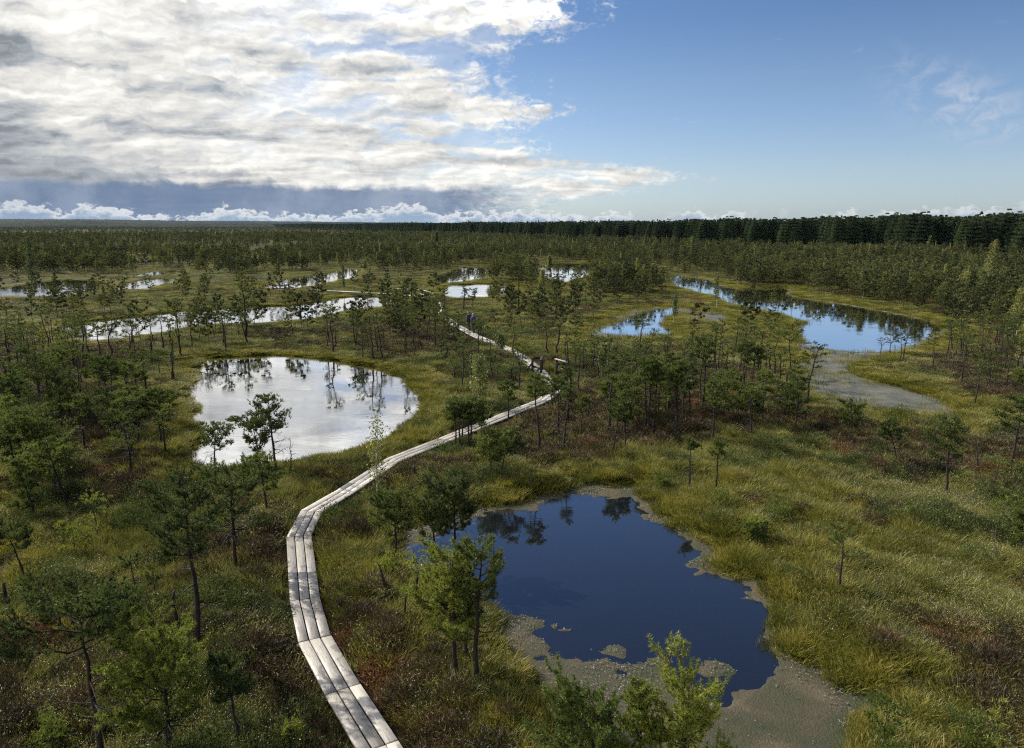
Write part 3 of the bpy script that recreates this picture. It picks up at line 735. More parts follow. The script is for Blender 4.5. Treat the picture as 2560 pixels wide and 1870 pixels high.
# (region, base x, base y, top x, top y, crown width, crown bottom y, style, label or None)
T_ = [
 ('D',1060,1145,1070,235,400,620,'spread','tall dark pine with bare lower limbs on the left, nearest the boardwalk bend'),
 ('D',550,1730,525,870,700,1100,'spread','wide flat gnarled pine at the bottom left with long bare trunk'),
 ('D',915,1730,920,1040,470,1560,'bushy','dense bright green bushy pine at the bottom, left of the boardwalk'),
 ('D',1300,1680,1230,1210,260,1400,'spread','small crooked pine right of the bushy one at the bottom left'),
 ('D',1265,690,1270,120,400,480,'spread','broad grey green pine standing below the white pond, left of boardwalk'),
 ('D',1440,420,1400,110,260,280,'spread','short leaning pine beside the broad grey green one, nearer the boardwalk'),
 ('D',750,960,735,620,140,700,'thin','spindly half dead pine left of the tall dark pine'),
 ('D',840,890,835,680,120,740,'thin','small spindly pine just left of the tall dark trunk'),
 ('D',650,1170,670,880,200,1000,'spread','short stooped pine behind the wide flat gnarled one'),
 ('D',310,320,290,60,290,250,'bushy','low bushy pine with twin trunks over dark heath at the left'),
 ('D',125,175,110,-150,240,60,'spread',None), ('D',245,95,240,-110,200,10,'spread',None),
 ('D',705,195,690,-120,180,40,'thin',None),
 ('A',545,1590,540,1230,210,1340,'spread',None), ('A',80,1170,70,780,240,910,'spread',None),
 ('A',125,1080,120,800,160,920,'spread',None), ('A',465,1060,450,770,150,870,'spread',None),
 ('A',517,1070,520,730,170,830,'spread',None), ('A',640,1090,620,770,150,860,'spread',None),
 ('A',700,1090,700,745,190,840,'spread',None), ('A',322,920,310,750,90,830,'spread',None),
 ('A',330,1390,320,1000,340,1300,'bushy','big dark bushy pine clump above the left foreground'),
 ('A',1030,950,1020,715,120,800,'spread',None), ('A',1070,930,1070,680,100,770,'spread',None),
 ('A',1125,920,1120,640,120,720,'spread',None), ('A',1275,860,1260,690,130,770,'spread',None),
 ('A',1345,870,1330,700,110,780,'spread',None), ('A',1410,910,1400,650,140,750,'spread',None),
 ('A',1545,860,1540,500,130,760,'cone','tallest conical pine in front of the narrow stream pool'),
 ('A',1460,850,1450,670,110,760,'spread',None), ('A',1500,850,1500,630,120,740,'spread',None),
 ('A',1890,750,1880,560,110,720,'cone','small conical pine standing before the right end of stream pool'),
 ('A',1310,560,1310,385,100,480,'spread',None), ('A',1170,635,1165,495,90,560,'spread',None),
 ('A',510,710,500,570,80,620,'spread',None), ('A',430,690,425,595,50,640,'spread',None),
 ('A',480,705,475,640,50,680,'spread',None), ('A',700,650,690,555,110,620,'bushy',None),
 ('A',795,600,790,460,100,540,'spread',None), ('A',620,610,615,500,60,560,'spread',None),
 ('A',105,560,100,400,60,470,'thin',None), ('A',925,1310,920,930,160,1130,'spread',None),
 ('A',820,1270,810,1090,90,1150,'thin',None), ('A',1070,1420,1070,1205,130,1310,'spread',None),
 ('A',835,1650,800,1290,200,1420,'spread',None),
 ('A',1733,1706,1715,1220,270,1440,'spread','lone picturesque pine silhouetted against the white pond'),
 ('A',1347,1660,1370,1410,210,1560,'bushy','leftmost of the pines on the near bank of white pond'),
 ('A',1640,1690,1600,1390,260,1580,'bushy','rounded pine just left of the lone silhouetted one'),
 ('A',2070,900,2060,690,120,770,'spread',None), ('A',2110,930,2110,790,80,850,'thin',None),
 ('A',2235,930,2230,710,120,800,'spread',None), ('A',1650,830,1640,740,90,790,'bushy',None),
 ('A',1990,740,1985,630,60,690,'thin',None), ('A',1990,580,1990,470,110,540,'spread',None),
 ('A',450,1440,445,1250,170,1350,'spread',None), ('A',150,1634,140,1290,240,1500,'spread',None),
 ('A',230,1180,235,960,150,1060,'spread',None), ('A',180,1060,170,820,150,930,'spread',None),
 ('A',870,1500,860,1330,160,1420,'bushy',None), ('A',395,1010,390,820,120,900,'spread',None),
 ('A',1345,860,1310,730,110,800,'spread',None),('A',250,1240,240,1060,150,1150,'bushy',None),
 ('B',103,940,100,690,110,800,'spread',None), ('B',180,950,170,810,90,880,'spread',None),
 ('B',240,980,240,750,120,860,'spread',None), ('B',275,945,270,760,100,860,'spread',None),
 ('B',363,890,360,730,100,800,'spread',None), ('B',468,940,460,690,120,800,'spread',None),
 ('B',605,950,600,680,120,790,'spread',None), ('B',563,960,560,800,80,860,'spread',None),
 ('B',515,950,510,780,80,850,'spread',None), ('B',742,990,735,770,110,850,'spread',None),
 ('B',660,1040,650,905,120,1010,'cone',None), ('B',725,1130,720,1000,110,1110,'bushy',None),
 ('B',800,1110,800,980,80,1060,'spread',None), ('B',970,1150,980,960,110,1080,'spread',None),
 ('B',997,1170,1000,1030,80,1090,'spread',None),
 ('B',1317,990,1305,780,140,880,'spread','pine just behind the handrails, left one of the pair'),
 ('B',1372,990,1370,765,110,830,'thin','slimmer right one of the pines just behind the handrails'),
 ('B',735,1590,725,1290,150,1410,'spread','leftmost trunk of the tight pine clump across the boardwalk'),
 ('B',762,1600,765,1300,130,1400,'spread',None), ('B',775,1560,790,1285,130,1390,'spread',None),
 ('B',815,1600,820,1290,150,1420,'spread',None), ('B',826,1590,860,1310,140,1410,'spread','rightmost trunk of the tight pine clump across the boardwalk'),
 ('B',895,1510,900,1350,140,1440,'spread',None), ('B',1070,1410,1060,1150,110,1260,'spread',None),
 ('B',1265,1640,1235,1130,140,1270,'spread','tall pine nearest right of the boardwalk before the handrails'),
 ('B',1382,1490,1385,1130,150,1240,'spread','pine standing in front of the right handrail'),
 ('B',1420,1600,1450,1160,100,1260,'thin',None), ('B',1345,1345,1335,1130,120,1240,'spread','small pine hiding the boardwalk bend before the handrails'),
 ('B',1398,1310,1405,1130,110,1225,'spread','pine just right of the hidden boardwalk bend'), ('B',1210,1270,1205,1100,100,1190,'spread','small pine left of the hidden boardwalk bend'),
 ('B',1462,1190,1462,830,110,990,'thin',None), ('B',1135,1240,1130,950,120,1010,'spread','curvy trunked pine close left of the left handrail'),
 ('B',1712,1430,1685,1150,130,1220,'spread','curved pine with vivid green flat top right of the handrails'),
 ('B',1730,1630,1770,1310,200,1400,'spread',None), ('B',1805,1610,1810,1330,150,1440,'spread',None),
 ('B',1850,1330,1850,1070,130,1180,'spread',None), ('B',1790,1310,1785,990,130,1130,'spread',None),
 ('B',1812,1315,1815,960,130,1120,'spread',None), ('B',1880,1310,1885,980,120,1120,'spread',None),
 ('B',1935,1480,1930,1030,130,1180,'spread',None), ('B',1958,1490,1965,1000,140,1160,'spread',None),
 ('B',1985,1490,2000,1040,120,1180,'spread',None), ('B',2135,1510,2110,1040,130,1180,'spread',None),
 ('B',1900,985,1910,760,170,890,'spread','windswept flat pine below the small reedy pond'),
 ('B',785,700,790,470,60,590,'cone','slim tall pine rising in front of the small rail pool'),
 ('B',1137,700,1130,375,200,540,'spread','tallest broad topped pine in the centre, below the back pool'),
 ('B',1080,770,1075,580,100,680,'spread',None), ('B',968,700,960,560,90,640,'spread',None),
 ('B',1005,690,1000,580,70,650,'spread',None), ('B',845,700,850,540,110,640,'spread',None),
 ('B',1375,740,1370,530,130,650,'spread',None), ('B',1440,760,1430,650,100,720,'bushy',None),
 ('B',1265,750,1250,680,120,730,'bushy',None), ('B',665,690,650,555,100,630,'spread',None),
 ('B',305,770,300,540,120,680,'spread',None), ('B',1600,640,1590,500,120,580,'spread',None),
 ('B',1500,640,1490,520,110,590,'spread',None), ('B',870,920,880,770,120,850,'spread',None),
 ('B',905,930,915,780,100,850,'spread',None), ('B',1520,1240,1520,960,150,1120,'spread',None),
 ('B',1610,1100,1620,860,140,1010,'bushy',None), ('B',1700,1250,1700,900,150,1080,'spread',None),
 ('C',765,1250,775,795,180,960,'spread','dark pine with long drooping dead limbs below the long pond'),
 ('C',630,1275,640,935,120,1030,'spread',None), ('C',545,1340,550,950,140,1060,'spread',None),
 ('C',230,1240,240,910,110,1030,'spread',None), ('C',325,1130,310,840,120,960,'spread',None),
 ('C',75,1490,60,1000,130,1140,'spread',None), ('C',115,1460,120,1140,90,1240,'thin',None),
 ('C',300,1555,290,1140,180,1310,'spread',None),
 ('C',820,1460,830,1125,180,1380,'bushy','grey green bushy sapling pine below the grey shallows'),
 ('C',1170,1470,1180,1295,170,1440,'bushy','low round bushy pine in dark heather right of centre'),
 ('C',1457,1701,1380,1440,180,1540,'spread','small leaning pine on the right, tilting left over heather'),
 ('C',1767,1889,1760,1410,250,1640,'bushy','dense domed pine standing alone on the right heath'),
 ('C',2177,1713,2190,1245,270,1440,'spread','broad flat pine near the right edge with tall bare trunk'),
 ('C',1500,1030,1500,812,100,890,'spread','tallest of the three flat pines on the long pond bank'),
 ('C',1485,1030,1455,855,70,930,'spread','pine leaning left against the tallest of the bank trio'),
 ('C',1416,980,1420,845,80,920,'spread','middle pine of the trio on the long pond bank'),
 ('C',1360,980,1350,865,70,930,'spread','leftmost low pine of the trio on the long pond bank'),
 ('C',1680,1075,1700,875,110,960,'spread',None), ('C',1775,990,1770,770,120,880,'spread',None),
 ('C',1830,1000,1835,870,80,930,'spread',None), ('C',1895,1010,1885,855,110,940,'spread',None),
 ('C',1940,990,1940,880,80,940,'spread',None), ('C',2000,990,2000,870,80,930,'spread',None),
 ('C',512,865,515,705,90,830,'spread',None), ('C',570,868,560,730,80,820,'bushy',None),
 ('C',660,830,670,725,90,810,'bushy',None), ('C',215,850,215,735,80,810,'bushy',None),
 ('C',740,745,740,670,50,735,'cone',None), ('C',800,730,800,683,50,705,'spread',None),
 ('C',670,705,680,590,60,670,'cone',None), ('C',580,680,590,565,50,640,'thin',None),
 ('C',540,670,540,550,70,620,'spread',None), ('C',2075,620,2080,485,80,550,'spread',None),
 ('C',480,1290,480,950,110,1050,'spread',None), ('C',420,1160,420,960,90,1050,'spread',None),
 ('C',2240,1160,2250,850,120,960,'spread',None), ('C',690,1270,700,1110,70,1150,'thin',None),
 ('G',505,860,500,510,230,650,'thin','sparse nearly bare pine alone on the right grassland'),
 ('G',1500,640,1490,380,150,560,'spread','pine cut by the right edge of the picture'),
 ('G',75,575,60,460,110,540,'bushy',None),
 ('F',1197,187,1197,-120,70,-50,'thin','left of two thin poles of pine above the dark pond'),
 ('F',1350,208,1355,-90,80,0,'thin','right of two thin poles of pine above the dark pond'),
 ('F',690,1990,600,1330,430,1850,'bushy','large bushy pine at the bottom centre in front of dark pond'),
 ('F',1140,2000,1165,1270,430,1900,'bushy','large pine with upright candle shoots, bottom centre right'),
 ('F',900,1980,880,1230,240,1600,'cone','slim candle shooted pine between the two large bottom centre pines'),
 ('E',830,700,840,280,250,490,'bushy','leftmost pine on the left bank of the dark pond'),
 ('E',1055,700,1020,310,190,500,'spread','middle pine on the left bank of the dark pond'),
 ('E',1150,660,1140,215,230,460,'bushy','right pine leaning over the left bank of dark pond'),
 ('E',1160,1310,1150,640,330,1120,'bushy','fresh green tall pine left in the clump beside the dark pond'),
 ('E',1265,1360,1300,620,240,920,'spread','pine with bare twin stems right in the clump beside dark pond'),
 ('E',1210,1220,1205,760,180,980,'bushy','pine tucked behind the clump beside the dark pond'),
 ('E',1345,222,1340,30,200,140,'bushy','left of two low bushy pines by the upper dark pond'),
 ('E',1400,222,1430,30,200,130,'bushy','right of two low bushy pines by the upper dark pond'),
]
zone_boxes = [  # (name phrase, x0, y0, x1, y1) in photo coordinates of the tree base
 ('at the left picture edge beside the white pond', -400, 860, 130, 1200), ('left of the white pond', 130, 860, 300, 1200), ('near the left bank of white pond', 300, 860, 520, 1100),
 ('at the left edge below stream pool', -400, 745, 130, 860), ('below the left end of stream pool', 130, 745, 300, 860), ('between stream pool and white pond', 300, 730, 560, 860),
 ('at the left edge beside stream pool', -400, 670, 140, 745), ('on the near bank of the stream pool', 140, 690, 660, 745),
 ('on the meadow above stream pool, left part', -400, 636, 330, 700), ('on the meadow above stream pool, right part', 330, 636, 760, 700),
 ('behind the far left pool', -400, 590, 330, 636), ('around the thin left pools', 330, 600, 590, 636), ('around the bench pool', 590, 590, 860, 636),
 ('behind the white pond, left half', 560, 730, 760, 815), ('behind the white pond, right half', 760, 730, 900, 830), ('behind the white pond beside the boardwalk', 900, 740, 1150, 880),
 ('between stream pool and far rails', 660, 636, 900, 740), ('around the far boardwalk rails', 900, 636, 1020, 740), ('beside the rail pool', 1020, 625, 1140, 740),
 ('in the middle grove below back pool, left side', 1140, 625, 1240, 740), ('in the middle grove below back pool, right side', 1240, 625, 1330, 740),
 ('left of the reedy pond', 1330, 590, 1480, 680), ('around the reedy pond', 1330, 680, 1640, 765),
 ('between the handrails and reedy pond', 1150, 740, 1420, 840), ('beside the boardwalk before the handrails', 1000, 880, 1200, 1040), ('right of the handrails', 1200, 840, 1420, 1040),
 ('in the right grove, upper left', 1420, 765, 1560, 880), ('in the right grove, upper right', 1560, 765, 1780, 880),
 ('in the right grove, lower left', 1420, 880, 1560, 1080), ('in the right grove, lower right', 1560, 880, 1820, 1080),
 ('on the spit in the long pond', 1500, 640, 1790, 765), ('on the far bank of long pond, left', 1480, 590, 1640, 645), ('on the far bank of long pond, middle', 1640, 590, 1830, 665),
 ('on the far bank of long pond, right', 1830, 590, 2010, 700), ('behind the right end of long pond', 2010, 590, 2700, 735),
 ('on the right heath beside the long pond', 1840, 735, 2090, 830), ('at the far right beside the long pond', 2090, 735, 2700, 860),
 ('at the right edge below the long pond', 1840, 830, 2700, 1200),
]
def zone_of(x, y):
    for i, (nm, x0, y0, x1, y1) in enumerate(zone_boxes):
        if x0 <= x < x1 and y0 <= y < y1: return i
    return -1

trees = []        # dicts: x,y,H,cb,cr,style,lean,label,px,py,kind
occ = []
def add_tree(bx, by, tx, ty, cw, cby, style, label, kind='pine'):
    X0, Y0 = at(bx, by, .12)
    Ht = height_at(X0, Y0, ty) - .12
    dist = math.hypot(Y0, CAM_H - 1)
    ppm = FPX / (CP * Y0 + SP * CAM_H) / S
    cr = max(.22, cw / 2 / ppm)
    cbh = height_at(X0, Y0, cby) - .12
    trees.append(dict(x=X0, y=Y0, H=max(Ht, .6), cb=min(max(cbh / Ht, .12), .88), cr=cr * 1.12, style=style,
                      lean=((tx - bx) / ppm, 0), label=label, px=bx, py=by, kind=kind, d=Y0))
    occ.append((X0, Y0))
for (rg, bx, by, tx, ty, cw, cby, st, lb) in T_:
    s = REG[rg][2] * S
    b0 = rx(rg, bx, by); t0 = rx(rg, tx, ty); c0 = rx(rg, tx, cby)
    add_tree(b0[0], b0[1], t0[0], t0[1], cw / s, c0[1], st, lb)

# grove fill: (x0,y0,x1,y1,count, min/max height)
FILL = [
 (-60,760,140,900,11,2.6,4.0), (-60,900,160,1130,10,2.4,3.6), (130,760,330,960,15,2.4,3.8), (180,960,400,1040,5,2.0,3.0), (280,740,420,900,5,2.4,3.4), (-40,1130,120,1300,2,1.6,2.4),
 (330,745,430,800,3,2.4,3.4), (420,735,700,778,10,2.6,4.0), (700,745,980,800,14,2.6,4.2), (560,700,900,745,14,2.4,3.8),
 (900,690,1060,800,20,2.6,4.2), (880,650,1010,720,9,2.8,3.8), (1000,800,1150,870,8,2.0,3.2), (1060,655,1330,745,30,2.8,4.4), (1200,640,1480,672,26,2.6,3.8),
 (1230,820,1420,960,10,2.4,3.8), (1260,960,1420,1000,2,1.8,2.6), (1300,800,1480,850,10,2.0,3.0), (1440,830,1780,940,22,2.4,3.9), (1480,780,1760,830,9,2.2,3.4),
 (1500,940,1700,985,3,2.0,3.0), (1880,745,2262,870,22,1.9,3.3), (2040,730,2262,800,10,2.2,3.4), (2120,870,2300,960,3,2.0,3.0),
 (1480,595,1740,632,22,3.0,4.4), (1740,600,2262,660,34,2.8,4.4), (1960,660,2262,720,14,2.6,4.0),
 (-60,655,260,700,12,1.8,3.4), (230,640,560,680,16,1.8,3.4), (560,645,760,665,7,1.8,3.2), (100,690,560,735,12,2.2,3.4), (700,640,900,690,8,2.4,3.4), (-60,600,560,614,16,2.6,4.0), (560,585,960,600,14,2.8,4.0), (800,600,940,640,9,2.6,3.8), (-60,700,120,760,6,2.4,3.6),
]
PXP = [np.array(v, float) for k_, v in PONDS.items()]
def hides_pond(px, py, hpx):
    Q = np.array([[px, py - hpx * f_] for f_ in (.35, .6, .85, 1.0)])
    for pl in PXP:
        if (pl[:, 0].min() - 5 < px < pl[:, 0].max() + 5) and (sdf(Q, pl) < 2).any(): return True
    return False
rf = random.Random(5)
for (x0, y0, x1, y1, cnt, h0, h1) in FILL:
    k = 0; tries = 0
    while k < cnt and tries < 400:
        tries += 1
        px, py = rf.uniform(x0, x1), rf.uniform(y0, y1)
        Xw, Yw = at(px, py, .12); P1 = np.array([[Xw, Yw]])
        if shore(P1)[0] < .7 or path_dist(P1)[0] < .85: continue
        if (1020 < px < 1090 and 706 < py < 800) or (1140 < px < 1300 and 836 < py < 930): continue
        if rf.random() < (.55 if px < 1000 and py < 800 else .9) and hides_pond(px, py, (h0 + h1) / 2 * FPX / (CP * Yw + SP * CAM_H) / S): continue
        if any(abs(Xw - a_) < .55 and abs(Yw - b_) < 1.1 for a_, b_ in occ): continue
        Ht = rf.uniform(h0, h1) * (.78 if y0 < 740 else .92); st = rf.choices(['spread', 'bushy', 'thin', 'cone'], [6, 1.6, 1.6, .6])[0]
        cr = {'spread': rf.uniform(.5, .95), 'bushy': rf.uniform(.55, .9), 'thin': rf.uniform(.3, .5), 'cone': rf.uniform(.4, .6)}[st]
        if st == 'bushy': Ht *= .72
        trees.append(dict(x=Xw, y=Yw, H=Ht, cb={'spread': rf.uniform(.58, .78), 'bushy': .2, 'thin': .6, 'cone': .22}[st], cr=cr,
                          style=st, lean=(rf.gauss(0, .12 * Ht * .6), rf.gauss(0, .2)), label=None, px=px, py=py, kind='pine', d=Yw))
        occ.append((Xw, Yw)); k += 1

# labels for those without one: place by zone, counted from the left
trees.sort(key=lambda t_: t_['d'])
surplus = [t_ for t_ in trees if t_['label'] is None][::-1][:max(0, len(trees) - 300)]
sid = {id(t_) for t_ in surplus}
trees = [t_ for t_ in trees if id(t_) not in sid]
ORD = ['first','second','third','fourth','fifth','sixth','seventh','eighth','ninth','tenth','eleventh','twelfth','thirteenth','fourteenth','fifteenth','sixteenth','seventeenth','eighteenth','nineteenth','twentieth','21st','22nd','23rd','24th','25th','26th','27th','28th','29th','30th','31st','32nd','33rd','34th','35th','36th','37th','38th','39th','40th']
SHAPE = {'spread': 'flat topped', 'bushy': 'bushy', 'thin': 'thin crowned', 'cone': 'conical'}
byz = {}
for t_ in trees:
    if t_['label'] is None:
        zi = zone_of(t_['px'], t_['py']); byz.setdefault((zi, t_['style']), []).append(t_)
for (zi, st), ls in byz.items():
    nm = zone_boxes[zi][0] if zi >= 0 else 'on the open bog away from the ponds'
    ls.sort(key=lambda t_: t_['px'])
    for i, t_ in enumerate(ls):
        if len(ls) == 1: t_['label'] = f'only {SHAPE[st]} pine {nm}'
        else: t_['label'] = f'{ORD[min(i, 39)]} {SHAPE[st]} pine from the left {nm}'

# shared variants for trees more than 34 m away
VAR = {}
def variant(style, k):
    key = (style, k)
    if key not in VAR:
        H, cr = 3.4, {'spread': .78, 'bushy': .75, 'thin': .42, 'cone': .5}[style]
        cb = {'spread': .56 + .07 * (k % 4), 'bushy': .2, 'thin': .6, 'cone': .22}[style]
        tr, cv = pine_geo(900 + k * 7 + len(style), H, cb, cr, style, (0.25 * math.sin(k * 2.1), .2 * math.cos(k * 1.3)), .56, .12, .036, 6, wig=.85)
        a_ = mesh('trunk', *tr, M['bark'], smooth=True, link=False).data
        b_ = mesh('crown', *cv, M['needles'], link=False).data
        VAR[key] = (a_, b_, H, cr, cb)
    return VAR[key]
for o_ in [o for o in bpy.data.objects if o.users_collection == () and o.type == 'MESH']: pass
vi = 0
for i, t_ in enumerate(trees):
    gh = float(ground_h(np.array([t_['x']]), np.array([t_['y']]))[0])
    gh = max(gh, .06)
    root = empty('pine_tree', (t_['x'], t_['y'], gh))
    tag(root, t_['label'], 'pine tree', 'stunted bog pines')
    if t_['d'] < 36:
        q = 1.0 if t_['d'] > 20 else 1.35
        near = t_['d'] < 19
        lab = t_['label']
        mt = M['needles_yellow'] if 'fresh' in lab or 'bright' in lab or 'candle' in lab or 'bottom centre' in lab else M['needles']
        st = t_['style']
        if 'nearly bare' in lab: qq = .45
        elif 'half dead' in lab or 'spindly' in lab: qq = .4
        else: qq = q
        tr, cv = pine_geo(100 + i, t_['H'] * .97 - .08, t_['cb'], t_['cr'], st, t_['lean'], qq * (1.35 if near else 1.15), .068 if near else .11,
                          .013 if near else .028, 15 if st in ('spread', 'thin') else 7, rtrunk=None, wig=.5, brush=near)
        mesh('trunk', *tr, M['bark'], smooth=True, parent=root)
        mesh('crown', *cv, mt, parent=root)
    else:
        vi += 1
        k = vi % 12 if t_['style'] == 'spread' else vi % 6
        a_, b_, H, cr, cb = variant(t_['style'], k)
        for nm, me in (('trunk', a_), ('crown', b_)):
            o = bpy.data.objects.new(nm, me); COL.objects.link(o); o.parent = root
        root.rotation_euler = (0, math.atan2(t_['lean'][0], t_['H']) * .7, rf.uniform(0, 6.28))
        sxy = min(max(t_['cr'] / cr * .92, .6), 1.6)
        root.scale = (sxy, sxy * rf.uniform(.85, 1.15), t_['H'] / H)

# ------------------------------------------------------------------ birches, saplings, dead trees
def place(kind, name, cat, group, entries, builder, mats):
    for i, e in enumerate(entries):
        rg, bx, by, tx, ty, lab = e[:6]; extra = e[6] if len(e) > 6 else {}
        b0 = rx(rg, bx, by); t0 = rx(rg, tx, ty)
        X0, Y0 = at(*b0, .12); H = max(.35, height_at(X0, Y0, t0[1]) - .12)
        ppm = FPX / (CP * Y0 + SP * CAM_H) / S
        gh = max(float(ground_h(np.array([X0]), np.array([Y0]))[0]), .05)
        root = empty(name, (X0, Y0, gh)); tag(root, lab, cat, group)
        occ.append((X0, Y0))
        builder(root, i, H, ((t0[0] - b0[0]) / ppm, 0), Y0, extra)
def b_birch(root, i, H, lean, d, ex):
    tr, cv = birch_geo(300 + i, H, ex.get('cr', .16 * H) * .85, ex.get('q', 1.0) * .75, .032 + d * .0007, ex.get('sp', 1.0))
    mesh('trunk', *tr, M['birch_bark'], smooth=True, parent=root); mesh('crown', *cv, M['birch_leaf'], parent=root)
place('birch', 'birch_tree', 'birch tree', 'slender birches on the bog', [
 ('E',745,330,750,-140,'slim young birch between boardwalk and white pond', {'cr': .55, 'sp': 1.3}),
 ('B',880,1340,850,1005,'yellow green birch beside the right shore of white pond', {'cr': .8, 'q': 2.0, 'sp': 1.5}),
 ('B',1015,1000,1000,870,'pale green birch overhanging the boardwalk beyond the handrails', {'cr': .8, 'q': 2.2}),
 ('B',1660,1130,1650,970,'small yellowing birch in the pine grove right of handrails', {'cr': .5, 'q': 2}),
 ('A',215,600,210,225,'tall sparse birch at the left by the far pool', {'cr': .9, 'q': 1.6}),
 ('B',1330,480,1330,350,'yellow birch in front of the back pool', {'cr': .8, 'q': 2.2}),
 ('B',1280,650,1270,440,'tall pale yellow birch left of the middle grove', {'cr': .8, 'q': 2.0}),
 ('C',330,670,325,465,'white barked birch on the near shore of the long pond', {'cr': .5, 'q': 1.2}),
 ('C',1250,620,1260,425,'broad yellowing birch behind the long pond', {'cr': 1.2, 'q': 2.2}),
 ('C',1380,620,1375,460,'smaller yellow birch right of the broad yellowing one', {'cr': .8, 'q': 2}),
 ('C',1880,690,1880,455,'white stemmed birch, left of three behind the long pond', {'cr': 1.2, 'q': 1.6}),
 ('C',1980,690,1990,430,'middle white stemmed birch of three behind the long pond', {'cr': 1.1, 'q': 1.6}),
 ('C',2015,650,2010,255,'tallest white stemmed birch at the right behind the long pond', {'cr': 1.3, 'q': 1.8}),
 ('C',2215,850,2200,570,'yellow leaved birch near the right edge', {'cr': 1.2, 'q': 2.4}),
 ('C',2245,1110,2240,790,'yellow green birch cut by the right picture edge', {'cr': .8, 'q': 2}),
 ('C',60,770,60,590,'thin yellow birch on the islet beside the reedy pond', {'cr': .5, 'q': 1.2}),
 ('C',1820,470,1822,330,'far yellow birch among dense pines on the right', {'cr': 1.2, 'q': 1.6}),
 ('C',605,245,602,170,'brownish tall tree standing out before the dark forest', {'cr': 1.6, 'q': 1.6}),
 ('B',620,330,625,200,'pale birch rising from the far pine plain, centre left', {'cr': 1.2, 'q': 1.8}),
 ('C',1660,350,1665,230,'pale birch rising before the dark forest at the right', {'cr': 1.1, 'q': 1.6}),
 ('B',660,440,650,290,'yellowish birch above the far boardwalk rails', {'cr': 1.2, 'q': 1.8}),
 ('C',180,380,180,230,'pale pointed birch above the left end of long pond', {'cr': 1.1, 'q': 1.8}),
], b_birch, None)
def b_sap(root, i, H, lean, d, ex):
    tr, cv = pine_geo(500 + i, H, .12, ex.get('cr', .4), 'bushy', lean, ex.get('q', .9), .09, .018, 0, rtrunk=.012 + .006 * H)
    mesh('trunk', *tr, M['bark'], smooth=True, parent=root); mesh('crown', *cv, M['needles_yellow'], parent=root)
place('sap', 'pine_sapling', 'pine sapling', 'young yellow green pine saplings', [
 ('G',740,1760,730,1410,'yellow green sapling at the bottom right by the dark pond', {'cr': .38}),
 ('G',1240,1690,1240,1560,'low yellow green sapling at the bottom right corner', {'cr': .3}),
 ('G',1330,1720,1320,1420,'slender sapling on rusty moss at the bottom right', {'cr': .22, 'q': .5}),
 ('D',520,530,500,290,'thin yellow sapling in the left meadow', {'cr': .35, 'q': .6}),
 ('D',400,620,400,455,'low yellow sapling left of the thin one', {'cr': .35}),
 ('D',260,1690,260,1560,'low green sapling at the bottom left', {'cr': .3}),
 ('F',1050,170,1030,100,'tiny sapling on the tussocks above the dark pond', {'cr': .3}),
 ('F',1400,300,1380,210,'small yellow sapling right of the upper dark pond', {'cr': .35}),
 ('F',1600,490,1560,360,'twiggy sapling on the right bank of the dark pond', {'cr': .4}),
 ('E',760,760,790,680,'little fresh sapling beside the leaning snag', {'cr': .3}),
 ('G',1390,430,1400,330,'yellow green sapling near the right edge on the heath', {'cr': .45}),
 ('G',190,440,200,390,'small sapling in brown grass right of dark pond', {'cr': .35}),
 ('V',845,640,845,620,'far low sapling left of the far rails', {'cr': .5}),
 ('E',290,1640,270,1540,'small green sapling against the boardwalk at the bottom', {'cr': .25}),
], b_sap, None)
def b_dead(root, i, H, lean, d, ex):
    tr = dead_geo(700 + i, H, lean, ex.get('n', 8), ex.get('r'), ex.get('br', False))
    mesh('trunk', *tr, M['dead_bark'] if ex.get('grey') else M['bark'], smooth=True, parent=root)
